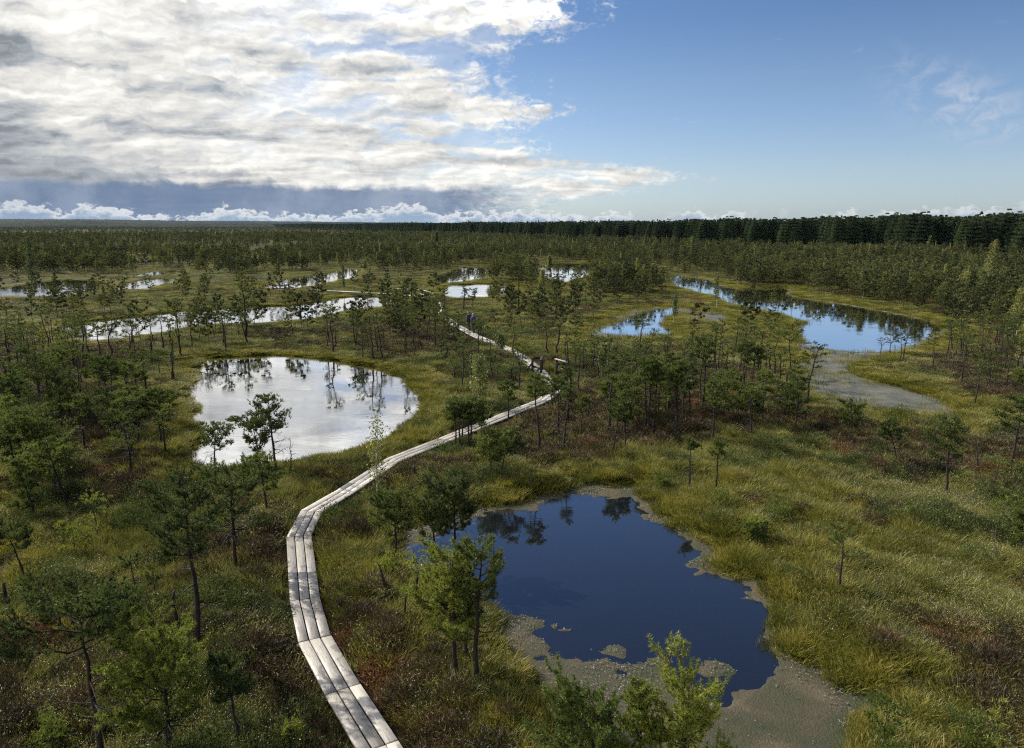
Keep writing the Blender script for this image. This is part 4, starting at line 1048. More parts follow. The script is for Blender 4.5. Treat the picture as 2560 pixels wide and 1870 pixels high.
place('dead', 'dead_tree', 'dead tree', 'bare dead pines and snags', [
 ('D',968,1100,960,850,'broken snag beside the tall dark pine trunk', {'n': 3, 'r': .05, 'br': True}),
 ('D',40,940,40,780,'short broken snag at the left edge', {'n': 3, 'r': .06, 'br': True}),
 ('D',205,830,160,715,'twisted fallen top of dead wood at the left', {'n': 12}),
 ('D',965,245,960,110,'bare little shrub below the white pond', {'n': 10}),
 ('A',15,1180,5,1040,'black snag at the left picture edge', {'n': 3, 'br': True}),
 ('A',600,1055,598,990,'square dark stump left of the white pond', {'n': 0, 'r': .09, 'br': True}),
 ('A',950,1020,952,835,'bare straight pole left of the white pond', {'n': 5}),
 ('A',1075,1130,1105,935,'bare slanting pole left of the white pond', {'n': 5}),
 ('A',1000,1090,1000,920,'bare thin pole between the straight and slanting ones', {'n': 4}),
 ('A',1820,1740,1835,1500,'thin bare tree in front of the white pond', {'n': 12}),
 ('A',850,1020,850,880,'forked bare stems left of the white pond', {'n': 8}),
 ('A',880,850,880,750,'bare twiggy bush against the stream pool', {'n': 16, 'grey': True}),
 ('B',1147,1560,1110,1350,'bent bare tree just right of the boardwalk', {'n': 8}),
 ('B',1475,1620,1590,1430,'bare pole leaning far to the right', {'n': 4}),
 ('B',1575,1430,1560,1220,'bare curved pole right of the handrails', {'n': 5}),
 ('B',1547,1400,1545,1270,'short bare pole beside the bare curved one', {'n': 4, 'grey': True}),
 ('C',2090,1070,2140,875,'bare pole leaning right on the far right heath', {'n': 6}),
 ('C',365,835,360,770,'small brown dead pine right of the reedy pond', {'n': 9}),
 ('E',955,850,938,590,'hooked black snag on the left bank of the dark pond', {'n': 3, 'r': .05}),
 ('E',790,860,740,690,'leaning rotten snag left of the dark pond', {'n': 4, 'r': .06}),
 ('E',890,1000,860,740,'thin bare stem below the hooked snag', {'n': 6}),
 ('E',945,245,935,185,'small forked stump right of the boardwalk', {'n': 2, 'r': .07, 'br': True}),
 ('G',1340,280,1350,110,'thin bare stem on the right heath', {'n': 7}),
 ('G',1355,655,1330,500,'bare crooked shrub near the right edge', {'n': 14, 'grey': True}),
 ('G',1245,175,1235,0,'crooked bare stem on the upper right heath', {'n': 5}),
 ('F',300,190,290,50,'thin bare stem above the dark pond', {'n': 4}),
 ('B',1065,1110,1090,1000,'thin bare stem in grass left of the handrails', {'n': 4}),
], b_dead, None)

# ------------------------------------------------------------------ scatter with geometry nodes
def proto_collection(name, items):
    c_ = bpy.data.collections.new(name)
    for i, (V, F, mt) in enumerate(items):
        if isinstance(V, tuple): pass
        o = mesh(f'{name}_{i:02d}', V, F, mt, link=False); c_.objects.link(o)
    return c_
def join_geo(parts):
    """[(V,F,mat)...] -> one mesh object with several materials"""
    Vs, Fs, mi, n = [], [], [], 0
    for k, (V, F, mt) in enumerate(parts):
        Vs.append(V); Fs.append(np.asarray(F) + n); mi.append(np.full(len(F), k)); n += len(V)
    o = mesh('proto', np.concatenate(Vs), np.concatenate(Fs), None, link=False)
    for _, _, mt in parts: o.data.materials.append(mt)
    o.data.polygons.foreach_set('material_index', np.concatenate(mi).astype(np.int32))
    return o
def scatter(name, label, cat, pts, scl, rz, idx_, coll, seed=0, tilt=.06):
    n = len(pts); me = bpy.data.meshes.new(name)
    me.vertices.add(n); me.vertices.foreach_set('co', np.asarray(pts, np.float32).ravel())
    rs = np.random.RandomState(seed)
    rot = np.column_stack([rs.normal(0, tilt, n), rs.normal(0, tilt, n), rz]).astype(np.float32)
    a_ = me.attributes.new('rot', 'FLOAT_VECTOR', 'POINT'); a_.data.foreach_set('vector', rot.ravel())
    a_ = me.attributes.new('scl', 'FLOAT_VECTOR', 'POINT'); a_.data.foreach_set('vector', np.asarray(scl, np.float32).ravel())
    a_ = me.attributes.new('idx', 'INT', 'POINT'); a_.data.foreach_set('value', np.asarray(idx_, np.int32))
    me.update()
    o = bpy.data.objects.new(name, me); COL.objects.link(o)
    ng = bpy.data.node_groups.new(name + '_scatter', 'GeometryNodeTree')
    ng.interface.new_socket('Geometry', in_out='INPUT', socket_type='NodeSocketGeometry')
    ng.interface.new_socket('Geometry', in_out='OUTPUT', socket_type='NodeSocketGeometry')
    N, L = ng.nodes, ng.links
    gi = N.new('NodeGroupInput'); go = N.new('NodeGroupOutput')
    ip = N.new('GeometryNodeInstanceOnPoints'); ci = N.new('GeometryNodeCollectionInfo')
    ci.inputs['Collection'].default_value = coll; ci.inputs['Separate Children'].default_value = True; ci.inputs['Reset Children'].default_value = True
    ip.inputs['Pick Instance'].default_value = True
    def na(nm, dt):
        x = N.new('GeometryNodeInputNamedAttribute'); x.data_type = dt; x.inputs[0].default_value = nm
        return x.outputs[0]
    er = N.new('FunctionNodeEulerToRotation')
    L.new(na('rot', 'FLOAT_VECTOR'), er.inputs[0]); L.new(er.outputs[0], ip.inputs['Rotation'])
    L.new(na('scl', 'FLOAT_VECTOR'), ip.inputs['Scale']); L.new(na('idx', 'INT'), ip.inputs['Instance Index'])
    L.new(gi.outputs[0], ip.inputs['Points']); L.new(ci.outputs[0], ip.inputs['Instance']); L.new(ip.outputs[0], go.inputs[0])
    md = o.modifiers.new('scatter', 'NODES'); md.node_group = ng
    tag(o, label, cat, None, 'stuff')
    return o

# plant prototypes
def blades(rs, n, rad, l0, l1, wd, out=.5, curl=.35):
    a_ = rs.uniform(0, 6.28, n); r = rad * np.sqrt(rs.rand(n))
    base = np.column_stack([r * np.cos(a_), r * np.sin(a_), np.full(n, -.04)])
    ang_ = a_ + rs.normal(0, .8, n); tl = rs.uniform(.05, 1, n) * out
    d = np.column_stack([np.cos(ang_) * tl, np.sin(ang_) * tl, np.ones(n)])
    ln = rs.uniform(l0, l1, n)[:, None]
    mid = base + d * ln * .55; tip = base + d * ln + np.column_stack([np.cos(ang_), np.sin(ang_), -np.ones(n) * .4]) * ln * curl * rs.uniform(.2, 1, (n, 1))
    th = rs.uniform(0, 3.14, n); s_ = np.column_stack([np.cos(th), np.sin(th), np.zeros(n)]) * wd * .5
    V = np.stack([base - s_, base + s_, mid + s_ * .9, mid - s_ * .9, tip], 1).reshape(-1, 3)
    k = np.arange(n)[:, None] * 5
    F = np.concatenate([k + [0, 1, 2], k + [0, 2, 3], k + [3, 2, 4]], 0)
    return V, F, tip
def specks(rs, C, sz):
    n = len(C); U = rs.normal(0, 1, (n, 3)); U /= np.linalg.norm(U, axis=1)[:, None]
    W_ = np.cross(U, rs.normal(0, 1, (n, 3))); W_ /= np.linalg.norm(W_, axis=1)[:, None]
    V = np.stack([C - U * sz, C + W_ * sz * .8, C + U * sz], 1).reshape(-1, 3)
    return V, np.arange(n * 3).reshape(-1, 3)
def leaf_dome(rs, n, rad, h, ls, lw):
    a_ = rs.uniform(0, 6.28, n); r = np.sqrt(rs.rand(n)); z = (1 - r ** 2) * h * rs.uniform(.25, 1.0, n)
    C = np.column_stack([rad * r * np.cos(a_), rad * r * np.sin(a_), z])
    U = np.column_stack([np.cos(a_) * r, np.sin(a_) * r, np.full(n, .9)])
    return tufts(C, U, 2, ls, lw, rs, .9)
cs, cc_, ch, cl_, cr_ = [], [], [], [], []
coll = {k: bpy.data.collections.new('proto_' + k) for k in ('sedge', 'cotton', 'heather', 'shrub', 'rust')}
for i in range(4):
    rs = np.random.RandomState(40 + i)
    V, F, tp = blades(rs, 270, .30 + .10 * (i % 2), .07, (.22, .30, .25, .19)[i], .013, .75)
    coll['sedge'].objects.link(join_geo([(V, F, M['sedge'])]))
    V, F, tp = blades(rs, 200, .38, .09, .29, .010, .65)
    tp = tp[rs.rand(len(tp)) < (.10 if i == 2 else .24)] + rs.normal(0, .02, (1, 3))
    sp_ = specks(rs, tp, .014)
    coll['cotton'].objects.link(join_geo([(V, F, M['cotton'])] + ([(*sp_, M['cream'])] if i > 1 else [])))
    V, F = leaf_dome(rs, 260, .42, .30, .10, .014)
    V2, F2, _ = blades(rs, 30, .35, .12, .34, .009, .7)
    coll['heather'].objects.link(join_geo([(V, F, M['heather']), (V2, F2, M['cotton'])]))
    V, F = leaf_dome(rs, 300, .42, .42, .05, .020)
    V2, F2, _ = blades(rs, 26, .35, .15, .42, .007, .6)
    coll['shrub'].objects.link(join_geo([(V, F, M['shrub']), (V2, F2, M['bark'])]))
    V, F = leaf_dome(rs, 220, .45, .10, .06, .016)
    coll['rust'].objects.link(join_geo([(V, F, M['rust'])]))

def wedge(n, r0, r1, rs, half=.66):
    r = np.sqrt(rs.uniform(r0 * r0, r1 * r1, n)); a_ = rs.uniform(-half, half, n)
    return np.column_stack([r * np.sin(a_), r * np.cos(a_)])
rs = np.random.RandomState(3)
PT = np.concatenate([wedge(17000, 8.5, 28, rs), wedge(26000, 28, 60, rs, .64), wedge(26000, 60, 130, rs, .62), wedge(16000, 130, 300, rs, .62)])
sd = shore(PT); pd = path_dist(PT)
ok = (sd > .02) & (pd > .50 + rs.uniform(.06, .30, len(pd))); PT = PT[ok]; sd = sd[ok]; pd = pd[ok]
# extra rim of grass on the banks
rim = wedge(60000, 9, 110, rs, .64); s2 = shore(rim); m = (s2 > -.02) & (s2 < .45 + .006 * np.hypot(rim[:, 0], rim[:, 1])) & (path_dist(rim) > .78)
rim = rim[m]; PT = np.concatenate([PT, rim]); sd = np.concatenate([sd, s2[m]])
R0 = np.hypot(PT[:, 0], PT[:, 1])
zz_ = ground_h(PT[:, 0], PT[:, 1], sd); zz_ = np.maximum(zz_, .0)
he, fe = zone(PT)
n1_ = fbm(PT[:, 0] * .35, PT[:, 1] * .35, 3); n2_ = fbm(PT[:, 0] * .55 + 40, PT[:, 1] * .55, 3); n3_ = fbm(PT[:, 0] * .8 + 9, PT[:, 1] * .8 + 77, 2)
wet = np.clip(1.3 - sd / (1.2 + 2.0 * fbm(PT[:, 0] * .3 + 4, PT[:, 1] * .3, 2)), 0, 1)
wet = np.maximum(wet, fe * .85)
rnd = rs.rand(len(PT))
hs = np.clip(he * .75 + (n1_ - .5) * 2.6, 0, 1)
kind = np.full(len(PT), 1)                                   # cotton grass by default
kind[(n2_ > .56) & (rnd < .7)] = 3                           # shrub
kind[rnd < hs * .72] = 2                                     # heather
kind[(rs.rand(len(PT)) < .22)] = 1
kind[(n3_ > .63) & (hs > .12) & (rs.rand(len(PT)) < .7)] = 4
kind[rs.rand(len(PT)) < wet] = 0
sc0 = 1.0 + np.clip(R0 - 26, 0, 300) / 60
jit = rs.uniform(.65, 1.3, len(PT))
spn = fbm(PT[:, 0] * .28 + 61, PT[:, 1] * .28 + 13, 3) + rs.normal(0, .05, len(PT))
pick = np.where(spn > .63, 3, np.where(spn > .54, 2, rs.randint(0, 2, len(PT))))
hum = .70 + .75 * fbm(PT[:, 0] * 1.1 + 3, PT[:, 1] * 1.1 + 8, 2)
for k, nm, lb in ((0, 'sedge', 'yellow green sedge tussocks growing along the pond banks'), (1, 'cotton', 'pale flecked cotton grass spread over the open bog'),
                  (2, 'heather', 'brown heather growing in dark low patches'), (3, 'shrub', 'dull green marsh shrubs growing in low clumps'), (4, 'rust', 'rusty red moss hummocks between the grasses')):
    m = kind == k
    s_ = (sc0 * jit)[m]
    hz = np.clip(1.0 - (R0[m] - 35) / 90, .34, 1.0) * np.minimum(s_, 1.1) * rs.uniform(.6, 1.25, m.sum()) * hum[m] * np.where(sd[m] < .3, .8, 1.0) * np.where(m[m] & (R0[m] > 45) & (sd[m] < 2.5), .6, 1.0)
    scatter({'sedge': 'sedge_grass', 'cotton': 'cotton_grass', 'heather': 'heather', 'shrub': 'marsh_shrub', 'rust': 'rusty_moss'}[nm], lb,
            {'sedge': 'sedge', 'cotton': 'cotton grass', 'heather': 'heather', 'shrub': 'marsh shrub', 'rust': 'moss'}[nm],
            np.column_stack([PT[m], zz_[m]]), np.column_stack([s_, s_, hz]), rs.uniform(0, 6.28, m.sum()), pick[m] if k == 1 else rs.randint(0, 4, m.sum()), coll[nm], k)

# reeds standing in the shallows of the long pond and the reedy pond
rp = []
for key, cnt in (('long_pond', 9000), ('reed_pond', 3000)):
    pl = PW[key]; p_ = rs.uniform(pl.min(0), pl.max(0), (cnt, 2))
    so = sdf(p_, pl); si = sdf(p_, OW[key])
    dens = fbm(p_[:, 0] * .5, p_[:, 1] * .5, 3)
    rp.append(p_[(so < 0) & (si > 0) & (rs.rand(cnt) < np.clip((dens - .38) * 2.5 + np.clip((so + 1.6) / 1.6, 0, 1) * .8, .02, 1))])
rp = np.concatenate(rp)
creed = bpy.data.collections.new('proto_reed')
for i in range(3):
    rs_ = np.random.RandomState(80 + i); V, F, _ = blades(rs_, 26, .45, .18, .42, .016, .3, .1)
    creed.objects.link(join_geo([(V, F, M['sedge'])]))
scatter('reed', 'thin reeds standing in the pond shallows', 'reeds', np.column_stack([rp, np.zeros(len(rp))]),
        np.ones((len(rp), 3)) * rs.uniform(.7, 1.2, (len(rp), 1)), rs.uniform(0, 6.28, len(rp)), rs.randint(0, 3, len(rp)), creed, 9)

# ------------------------------------------------------------------ the far pine plain (past the 300 nearest)
cp = bpy.data.collections.new('proto_far_pine')
for i in range(7):
    st = ['spread', 'spread', 'bushy', 'spread', 'cone', 'spread', 'thin'][i]
    tr, cv = pine_geo(1300 + i, 3.5, {'spread': .42, 'bushy': .2, 'cone': .2, 'thin': .4}[st], {'spread': .85, 'bushy': .8, 'cone': .7, 'thin': .7}[st] * 1.2, st, (.15 * math.sin(i), 0), .50, .24, .085, 1, rtrunk=.035)
    cp.objects.link(join_geo([(*tr, M['bark']), (*cv, M['needles_far'])]))
def forest_edge(a_):      # distance at which the dense dark forest begins, by azimuth (radians)
    pts_ = [(-.7, 9000), (-.32, 5200), (-.255, 2600), (-.18, 1700), (-.13, 1300), (0.0, 900), (.1, 740), (.25, 600), (.45, 490), (.6, 430), (.9, 380)]
    return np.interp(a_, [p[0] for p in pts_], [p[1] * .60 for p in pts_])
last = max(t_['d'] for t_ in trees)
fp = np.concatenate([wedge(9000, 62, 130, rs, .74), wedge(15000, 120, 260, rs, .74), wedge(20000, 260, 700, rs, .74), wedge(30000, 700, 2400, rs, .74)])
s3 = shore(fp, 14); a3 = np.arctan2(fp[:, 0], fp[:, 1]); r3 = np.hypot(fp[:, 0], fp[:, 1])
dn = fbm(fp[:, 0] * .035, fp[:, 1] * .035, 3)
pxx, pyy = to_px_arr(fp)
pr = np.clip((dn - .40) * 4.5 + .55, .12, 1.0)
pr = np.where(s3 < 6, pr * .45, pr)
# near limit: the individually built groves already cover these rows
lim = np.where(pxx < 560, 606, np.where(pxx < 980, 600, np.where(pxx < 1480, 650, np.where(pxx < 1850, 650, 720))))
ok = (s3 > 1.6) & (path_dist(fp) > 1.5) & (rs.rand(len(fp)) < pr) & (pyy < lim) & (r3 < forest_edge(a3) + 6)
fp = fp[ok]; r3 = r3[ok]
fx_, fy_ = to_px_arr(fp); hp_ = 2.9 * FPX / (CP * fp[:, 1] + SP * CAM_H) / S
bad = np.zeros(len(fp), bool)
for pl in PXP:
    c_ = np.where((fx_ > pl[:, 0].min() - 4) & (fx_ < pl[:, 0].max() + 4) & (fy_ > pl[:, 1].min()) & (fy_ - hp_ < pl[:, 1].max()))[0]
    for f_ in (.3, .6, .85, 1.0):
        if len(c_): bad[c_] |= sdf(np.stack([fx_[c_], fy_[c_] - hp_[c_] * f_], 1), pl) < 1.0
bad &= rs.rand(len(fp)) < .9
fp = fp[~bad]; r3 = r3[~bad]
extra = np.array([(t_['x'], t_['y']) for t_ in surplus]).reshape(-1, 2)
fp = np.concatenate([fp, extra]); r3 = np.hypot(fp[:, 0], fp[:, 1])
isb = (rs.rand(len(fp)) < .08) & (r3 > 100)
hsc = rs.uniform(.50, .98, len(fp)) * (1 + .15 * np.clip((r3 - 200) / 300, 0, 1))
wsc = rs.uniform(.55, 1.0, len(fp)) * (1 + np.clip((r3 - 300) / 900, 0, .6))
m = ~isb
scatter('bog_pine_wood', 'endless low pine wood covering the plain behind the ponds', 'pine wood', np.column_stack([fp[m], np.full(m.sum(), .1)]),
        np.column_stack([wsc[m], wsc[m], hsc[m]]), rs.uniform(0, 6.28, m.sum()), rs.randint(0, 7, m.sum()), cp, 21)
cbk = bpy.data.collections.new('proto_far_birch')
for i in range(3):
    tr, cv = birch_geo(1400 + i, 4.3, .45, 1.0, .10)
    cbk.objects.link(join_geo([(*tr, M['birch_bark']), (*cv, M['birch_leaf'])]))
m = isb
scatter('far_birch_wood', 'scattered pale birches standing among the far pines', 'birches', np.column_stack([fp[m], np.full(m.sum(), .1)]),
        np.column_stack([wsc[m] * .8, wsc[m] * .8, hsc[m]]), rs.uniform(0, 6.28, m.sum()), rs.randint(0, 3, m.sum()), cbk, 22)

# dense dark spruce forest closing the view
def spruce_geo(seed, H, round_=False):
    rs_ = np.random.RandomState(seed); g = Geo(); g.add(*tube([(0, 0, -.3), (0, 0, H * .84)], [.2, .03], 4))
    n = 520; u = rs_.uniform(0, 1, n) ** .8; a_ = rs_.uniform(0, 6.28, n)
    lay = (np.floor(u * 9) + rs_.uniform(0, .5, n)) / 9
    rad_ = (H * (.15 if round_ else .125) * np.maximum(1 - lay ** (2.0 if round_ else 1.0), 0) + .06) * rs_.uniform(.35, 1.05, n)
    C = np.column_stack([np.cos(a_) * rad_, np.sin(a_) * rad_, H * (.12 + .85 * np.minimum(lay, .90 if round_ else 1.02))])
    U = np.column_stack([np.cos(a_), np.sin(a_), np.full(n, .5 if round_ else -.15)])
    U[u > .93] = (0, 0, 1)
    sz = np.repeat(1.08 - np.minimum(lay, 1) * .72, 3)[:, None]
    return g.get(), tufts(C, U, 3, H * .07 * sz, H * .042 * sz, rs_, .5)
csp = bpy.data.collections.new('proto_spruce')
for i in range(5):
    tr, cv = spruce_geo(1500 + i, 13.0, i != 3)
    csp.objects.link(join_geo([(*tr, M['bark']), (*cv, M['spruce'])]))
n = 24000
a4 = rs.uniform(-.32, .80, n); dep = rs.uniform(0, 1, n) ** 1.6 * 150
r4 = forest_edge(a4) + dep + (fbm(a4 * 60, a4 * 0 + 3, 2) - .5) * 40
kp = rs.rand(n) < np.clip(r4 / 900, .55, 1); a4 = a4[kp]; r4 = r4[kp]
sc4 = (1 + .10 * np.clip(a4 / .6, 0, 1)) * rs.uniform(.70, .98, len(a4)) * (1 + .10 * (rs.rand(len(a4)) < .04)) * (.90 + .14 * fbm(a4 * 40, a4 * 0 + 9, 3))
wd4 = sc4 * rs.uniform(.9, 1.25, len(a4)) * (1 + np.clip(r4 - 900, 0, 3000) / 1500)
scatter('spruce_forest', 'dense dark conifer forest along the horizon on the right', 'forest',
        np.column_stack([r4 * np.sin(a4), r4 * np.cos(a4), np.zeros(len(a4))]), np.column_stack([wd4, wd4, sc4]),
        rs.uniform(0, 6.28, len(a4)), rs.randint(0, 5, len(a4)), csp, 23, .02)

# wooded low hills far to the left: canopy surfaces with depth
def hills(name, label, a0, a1, r0, r1, prof, seed):
    na_, nr_ = 900, 26
    aa = np.linspace(a0, a1, na_); rr = np.linspace(r0, r1, nr_)
    R_, A_ = np.meshgrid(rr, aa, indexing='ij')
    x = R_ * np.sin(A_); y = R_ * np.cos(A_)
    f = (R_ - r0) / (r1 - r0)
    top = np.interp(A_, [p[0] for p in prof], [p[1] for p in prof])
    can = fbm(x * .05 + seed, y * .012, 3) * .6 + fbm(x * .008 + seed, y * .004, 3) * .4
    z = top * np.minimum(1, .30 + f * 1.6) * (.86 + .28 * can) + (vnoise(x * .16, y * .05) - .5) * 5
    z[0] = -1; z[-1] = -1
    idn = np.arange(R_.size).reshape(R_.shape)
    q4 = np.stack([idn[:-1, :-1], idn[:-1, 1:], idn[1:, 1:], idn[1:, :-1]], -1).reshape(-1, 4)
    o = mesh(name, np.column_stack([x.ravel(), y.ravel(), z.ravel()]), q4, M['hill'], smooth=False)
    tag(o, label, None, None, 'structure')
m_, t, o_ = new_mat('wooded_hill')
ps = t.node('ShaderNodeNewGeometry').outputs['Position']
hn = t.noise(t.vm('MULTIPLY', ps, (1, .3, 1.2)), .03, 6, .7)
p = t.node('ShaderNodeBsdfPrincipled'); t.l.new(t.ramp(hn, [(.35, (.008, .013, .010)), (.55, (.016, .023, .016)), (.75, (.03, .036, .02))]), p.inputs['Base Color'])
p.inputs['Roughness'].default_value = 1; p.inputs['Specular IOR Level'].default_value = .05
t.l.new(p.outputs[0], o_.inputs[0]); M['hill'] = m_
hills('wooded_hills', 'low wooded ridge on the far left horizon', -.75, .02, 5200, 6400, [(-.75, 42), (-.60, 42), (-.50, 44), (-.40, 36), (-.3, 34), (-.2, 28), (-.1, 22), (.02, 12)], 2)
hills('wooded_hills', 'nearer dark wooded rise on the left horizon', -.75, -.10, 2500, 3000, [(-.75, 12), (-.60, 13), (-.545, 19), (-.50, 19.5), (-.46, 13), (-.35, 12.5), (-.2, 13), (-.10, 14)], 5)

# ------------------------------------------------------------------ boardwalk
def prism(corners, z1, z0, name, mat_, parent, run=None):
    """four top corners (x,y[,z]) -> box"""
    c4 = [np.array(c_, float) for c_ in corners]
    T4 = [(c_[0], c_[1], z1 if len(c_) < 3 else c_[2]) for c_ in c4]
    th = z1 - z0
    B4 = [(c_[0], c_[1], c_[2] - th) for c_ in T4]
    V = T4 + B4
    F = [(0, 1, 2, 3), (7, 6, 5, 4), (0, 4, 5, 1), (1, 5, 6, 2), (2, 6, 7, 3), (3, 7, 4, 0)]
    o = mesh(name, V, F, mat_, parent=parent)
    if run:
        ln = math.dist(c4[0][:2], c4[3][:2]); wd = math.dist(c4[0][:2], c4[1][:2])
        a_ = o.data.attributes.new('run', 'FLOAT_VECTOR', 'POINT')
        base_ = [(0, 0, 0), (0, wd, 0), (ln, wd, 0), (ln, 0, 0)]
        a_.data.foreach_set('vector', np.array(base_ + [(b[0], b[1] + .05, .05) for b in base_], np.float32).ravel())
    bv = o.modifiers.new('edge', 'BEVEL'); bv.width = .006; bv.segments = 1
    return o
bw = empty('boardwalk', (path[1][0], path[1][1], 0))
tag(bw, 'long weathered three plank boardwalk winding through the bog', 'boardwalk')
org = np.array([path[1][0], path[1][1]])
pp = [np.array(p_) for p_ in path]
# split long legs
seg = [pp[0]]
for a_, b_ in zip(pp[:-1], pp[1:]):
    L_ = np.linalg.norm(b_ - a_); k = max(1, int(round(L_ / 4.6)))
    for j in range(1, k + 1): seg.append(a_ + (b_ - a_) * j / k)
W2 = .355; rb = random.Random(8)
zt = [ZB + rb.uniform(-.025, .025) for _ in seg]
cross = []
for i in range(len(seg)):
    d1 = seg[i] - seg[i - 1] if i else seg[1] - seg[0]
    d2 = seg[i + 1] - seg[i] if i < len(seg) - 1 else d1
    d1 = d1 / np.linalg.norm(d1); d2 = d2 / np.linalg.norm(d2)
    n1v = np.array([-d1[1], d1[0]]); n2v = np.array([-d2[1], d2[0]]); mv = n1v + n2v
    mv = mv / np.linalg.norm(mv); mv = mv / max(.6, float(mv @ n1v)); cross.append(mv)
np_ = 0
for i in range(len(seg) - 1):
    if np_ + 3 > 100: break
    d = seg[i + 1] - seg[i]; d = d / np.linalg.norm(d)
    for j in range(3):
        u0 = -1 + j * 2 / 3 + .034 + rb.uniform(-.012, .012); u1 = -1 + (j + 1) * 2 / 3 - .034 + rb.uniform(-.008, .008)
        g0 = d * .014; e = rb.uniform(-.008, .008); sh_ = rb.uniform(-.012, .012)
        A0 = seg[i] + cross[i] * W2 * u0 + g0 - org; A1 = seg[i] + cross[i] * W2 * u1 + g0 - org
        B0 = seg[i + 1] + cross[i + 1] * W2 * (u0 + sh_) - g0 - org; B1 = seg[i + 1] + cross[i + 1] * W2 * (u1 + sh_) - g0 - org
        prism([(*A0, zt[i] + e), (*A1, zt[i] + e), (*B1, zt[i + 1] + e), (*B0, zt[i + 1] + e)][::-1], .05, 0, 'plank', M['plank'], bw, True)
        np_ += 1
    c0 = seg[i] - org; nn = cross[i]; dd = np.array([nn[1], -nn[0]]) * .06
    prism([(*(c0 - nn * W2 * 1.05 - dd), zt[i] - .062), (*(c0 + nn * W2 * 1.05 - dd), zt[i] - .062), (*(c0 + nn * W2 * 1.05 + dd), zt[i] - .062), (*(c0 - nn * W2 * 1.05 + dd), zt[i] - .062)], .3, 0, 'cross_beam', M['post'], bw)

# ------------------------------------------------------------------ handrails
def beam(p0, p1, w_, h_, name, mat_, parent):
    p0 = np.array(p0, float); p1 = np.array(p1, float); d = p1 - p0; L_ = np.linalg.norm(d); d /= L_
    up = np.array([0, 0, 1.0]) if abs(d[2]) < .9 else np.array([0, 1.0, 0])
    s_ = np.cross(d, up); s_ /= np.linalg.norm(s_); u_ = np.cross(s_, d)
    V = [p + s_ * a_ * w_ / 2 + u_ * b_ * h_ / 2 for p in (p0, p1) for a_, b_ in ((-1, -1), (1, -1), (1, 1), (-1, 1))]
    F = [(3, 2, 1, 0), (4, 5, 6, 7), (0, 1, 5, 4), (1, 2, 6, 5), (2, 3, 7, 6), (3, 0, 4, 7)]
    o = mesh(name, V, F, mat_, parent=parent); bv = o.modifiers.new('edge', 'BEVEL'); bv.width = .008; return o
def rail_thing(name, label, posts, rails, braces, h=1.05, pw=.13, group=None):
    """posts: list of (px,py) bases; rails: (i, j, frac, light); braces: (i, frac, dx, dy)"""
    P3 = [np.array([*at(*p_, .12), 0]) for p_ in posts]; o0 = P3[0].copy()
    r = empty(name, tuple(o0)); tag(r, label, 'handrail', group); P3 = [p_ - o0 for p_ in P3]
    for p_ in P3: beam(p_ + [0, 0, -.2], p_ + [0, 0, h], pw, pw, 'post', M['post'], r)
    for (i, j, f, light) in rails:
        d = P3[j] - P3[i]; d /= np.linalg.norm(d)
        off = np.array([-d[1], d[0], 0]) * (pw / 2 + .022)
        if f >= 1: beam(P3[i] - d * .1 + [0, 0, h + .026], P3[j] + d * .1 + [0, 0, h + .026], .16, .045, 'rail', M['rail'] if light else M['post'], r)
        else: beam(P3[i] + off + [0, 0, h * f], P3[j] + off + [0, 0, h * f], .04, .13, 'rail', M['rail'] if light else M['post'], r)
    for (i, f, dx, dy) in braces: beam(P3[i] + [0, 0, h * f], P3[i] + [dx, dy, .02], .07, .09, 'brace', M['post'], r)
    return r
def z2(x, y): return ((1260 + x / 10.28) / S, (860 + y / 10.28) / S)
rail_thing('wooden_handrail', 'dark timber handrail on the left side of the boardwalk crossing', [z2(730, 755), z2(950, 830), z2(975, 715)],
           [(0, 2, .93, False), (0, 1, .5, False), (2, 1, 1.0, False)], [(0, .75, -.55, -.2), (1, .65, -.75, -.5)], 1.08, .14, 'wooden rails along the boardwalk')
rail_thing('wooden_handrail', 'timber handrail with pale sunlit top boards on the right of the crossing', [z2(1345, 875), z2(1345, 775), z2(1615, 855)],
           [(1, 2, 1.0, True), (1, 2, .55, True), (0, 2, .9, False), (0, 2, .42, False)], [(2, .6, .75, -.3)], 1.02, .14, 'wooden rails along the boardwalk')  # sunlight on the two diagonal boards is put into a paler wood colour
def z3(x, y): return ((960 + x / 11.015) / S, (690 + y / 11.015) / S)
rail_thing('wooden_handrail', 'rear handrail of the far boardwalk bend by the rail pool', [z3(345, 500), z3(540, 515), z3(760, 530), z3(1070, 545), z3(1390, 650)],
           [(0, 1, 1, True), (1, 2, 1, True), (2, 3, 1, True), (3, 4, 1, True)], [], .85, .12, 'wooden rails along the boardwalk')
rail_thing('wooden_handrail', 'front handrail of the far boardwalk bend by the rail pool', [z3(990, 640), z3(1180, 680), z3(1400, 720), z3(1560, 760)],
           [(0, 1, 1, True), (1, 2, 1, True), (2, 3, 1, True)], [], .75, .12, 'wooden rails along the boardwalk')
def z4(x, y): return ((600 + x / 11.31) / S, (660 + y / 11.31) / S)
rail_thing('wooden_handrail', 'small lone rail at the far left pool edge above the meadow', [z4(935, 750), z4(1265, 750), z4(1390, 735)],
           [(0, 1, .88, False), (0, 1, .42, False), (1, 2, .88, False)], [], .95, .12, 'wooden rails along the boardwalk')

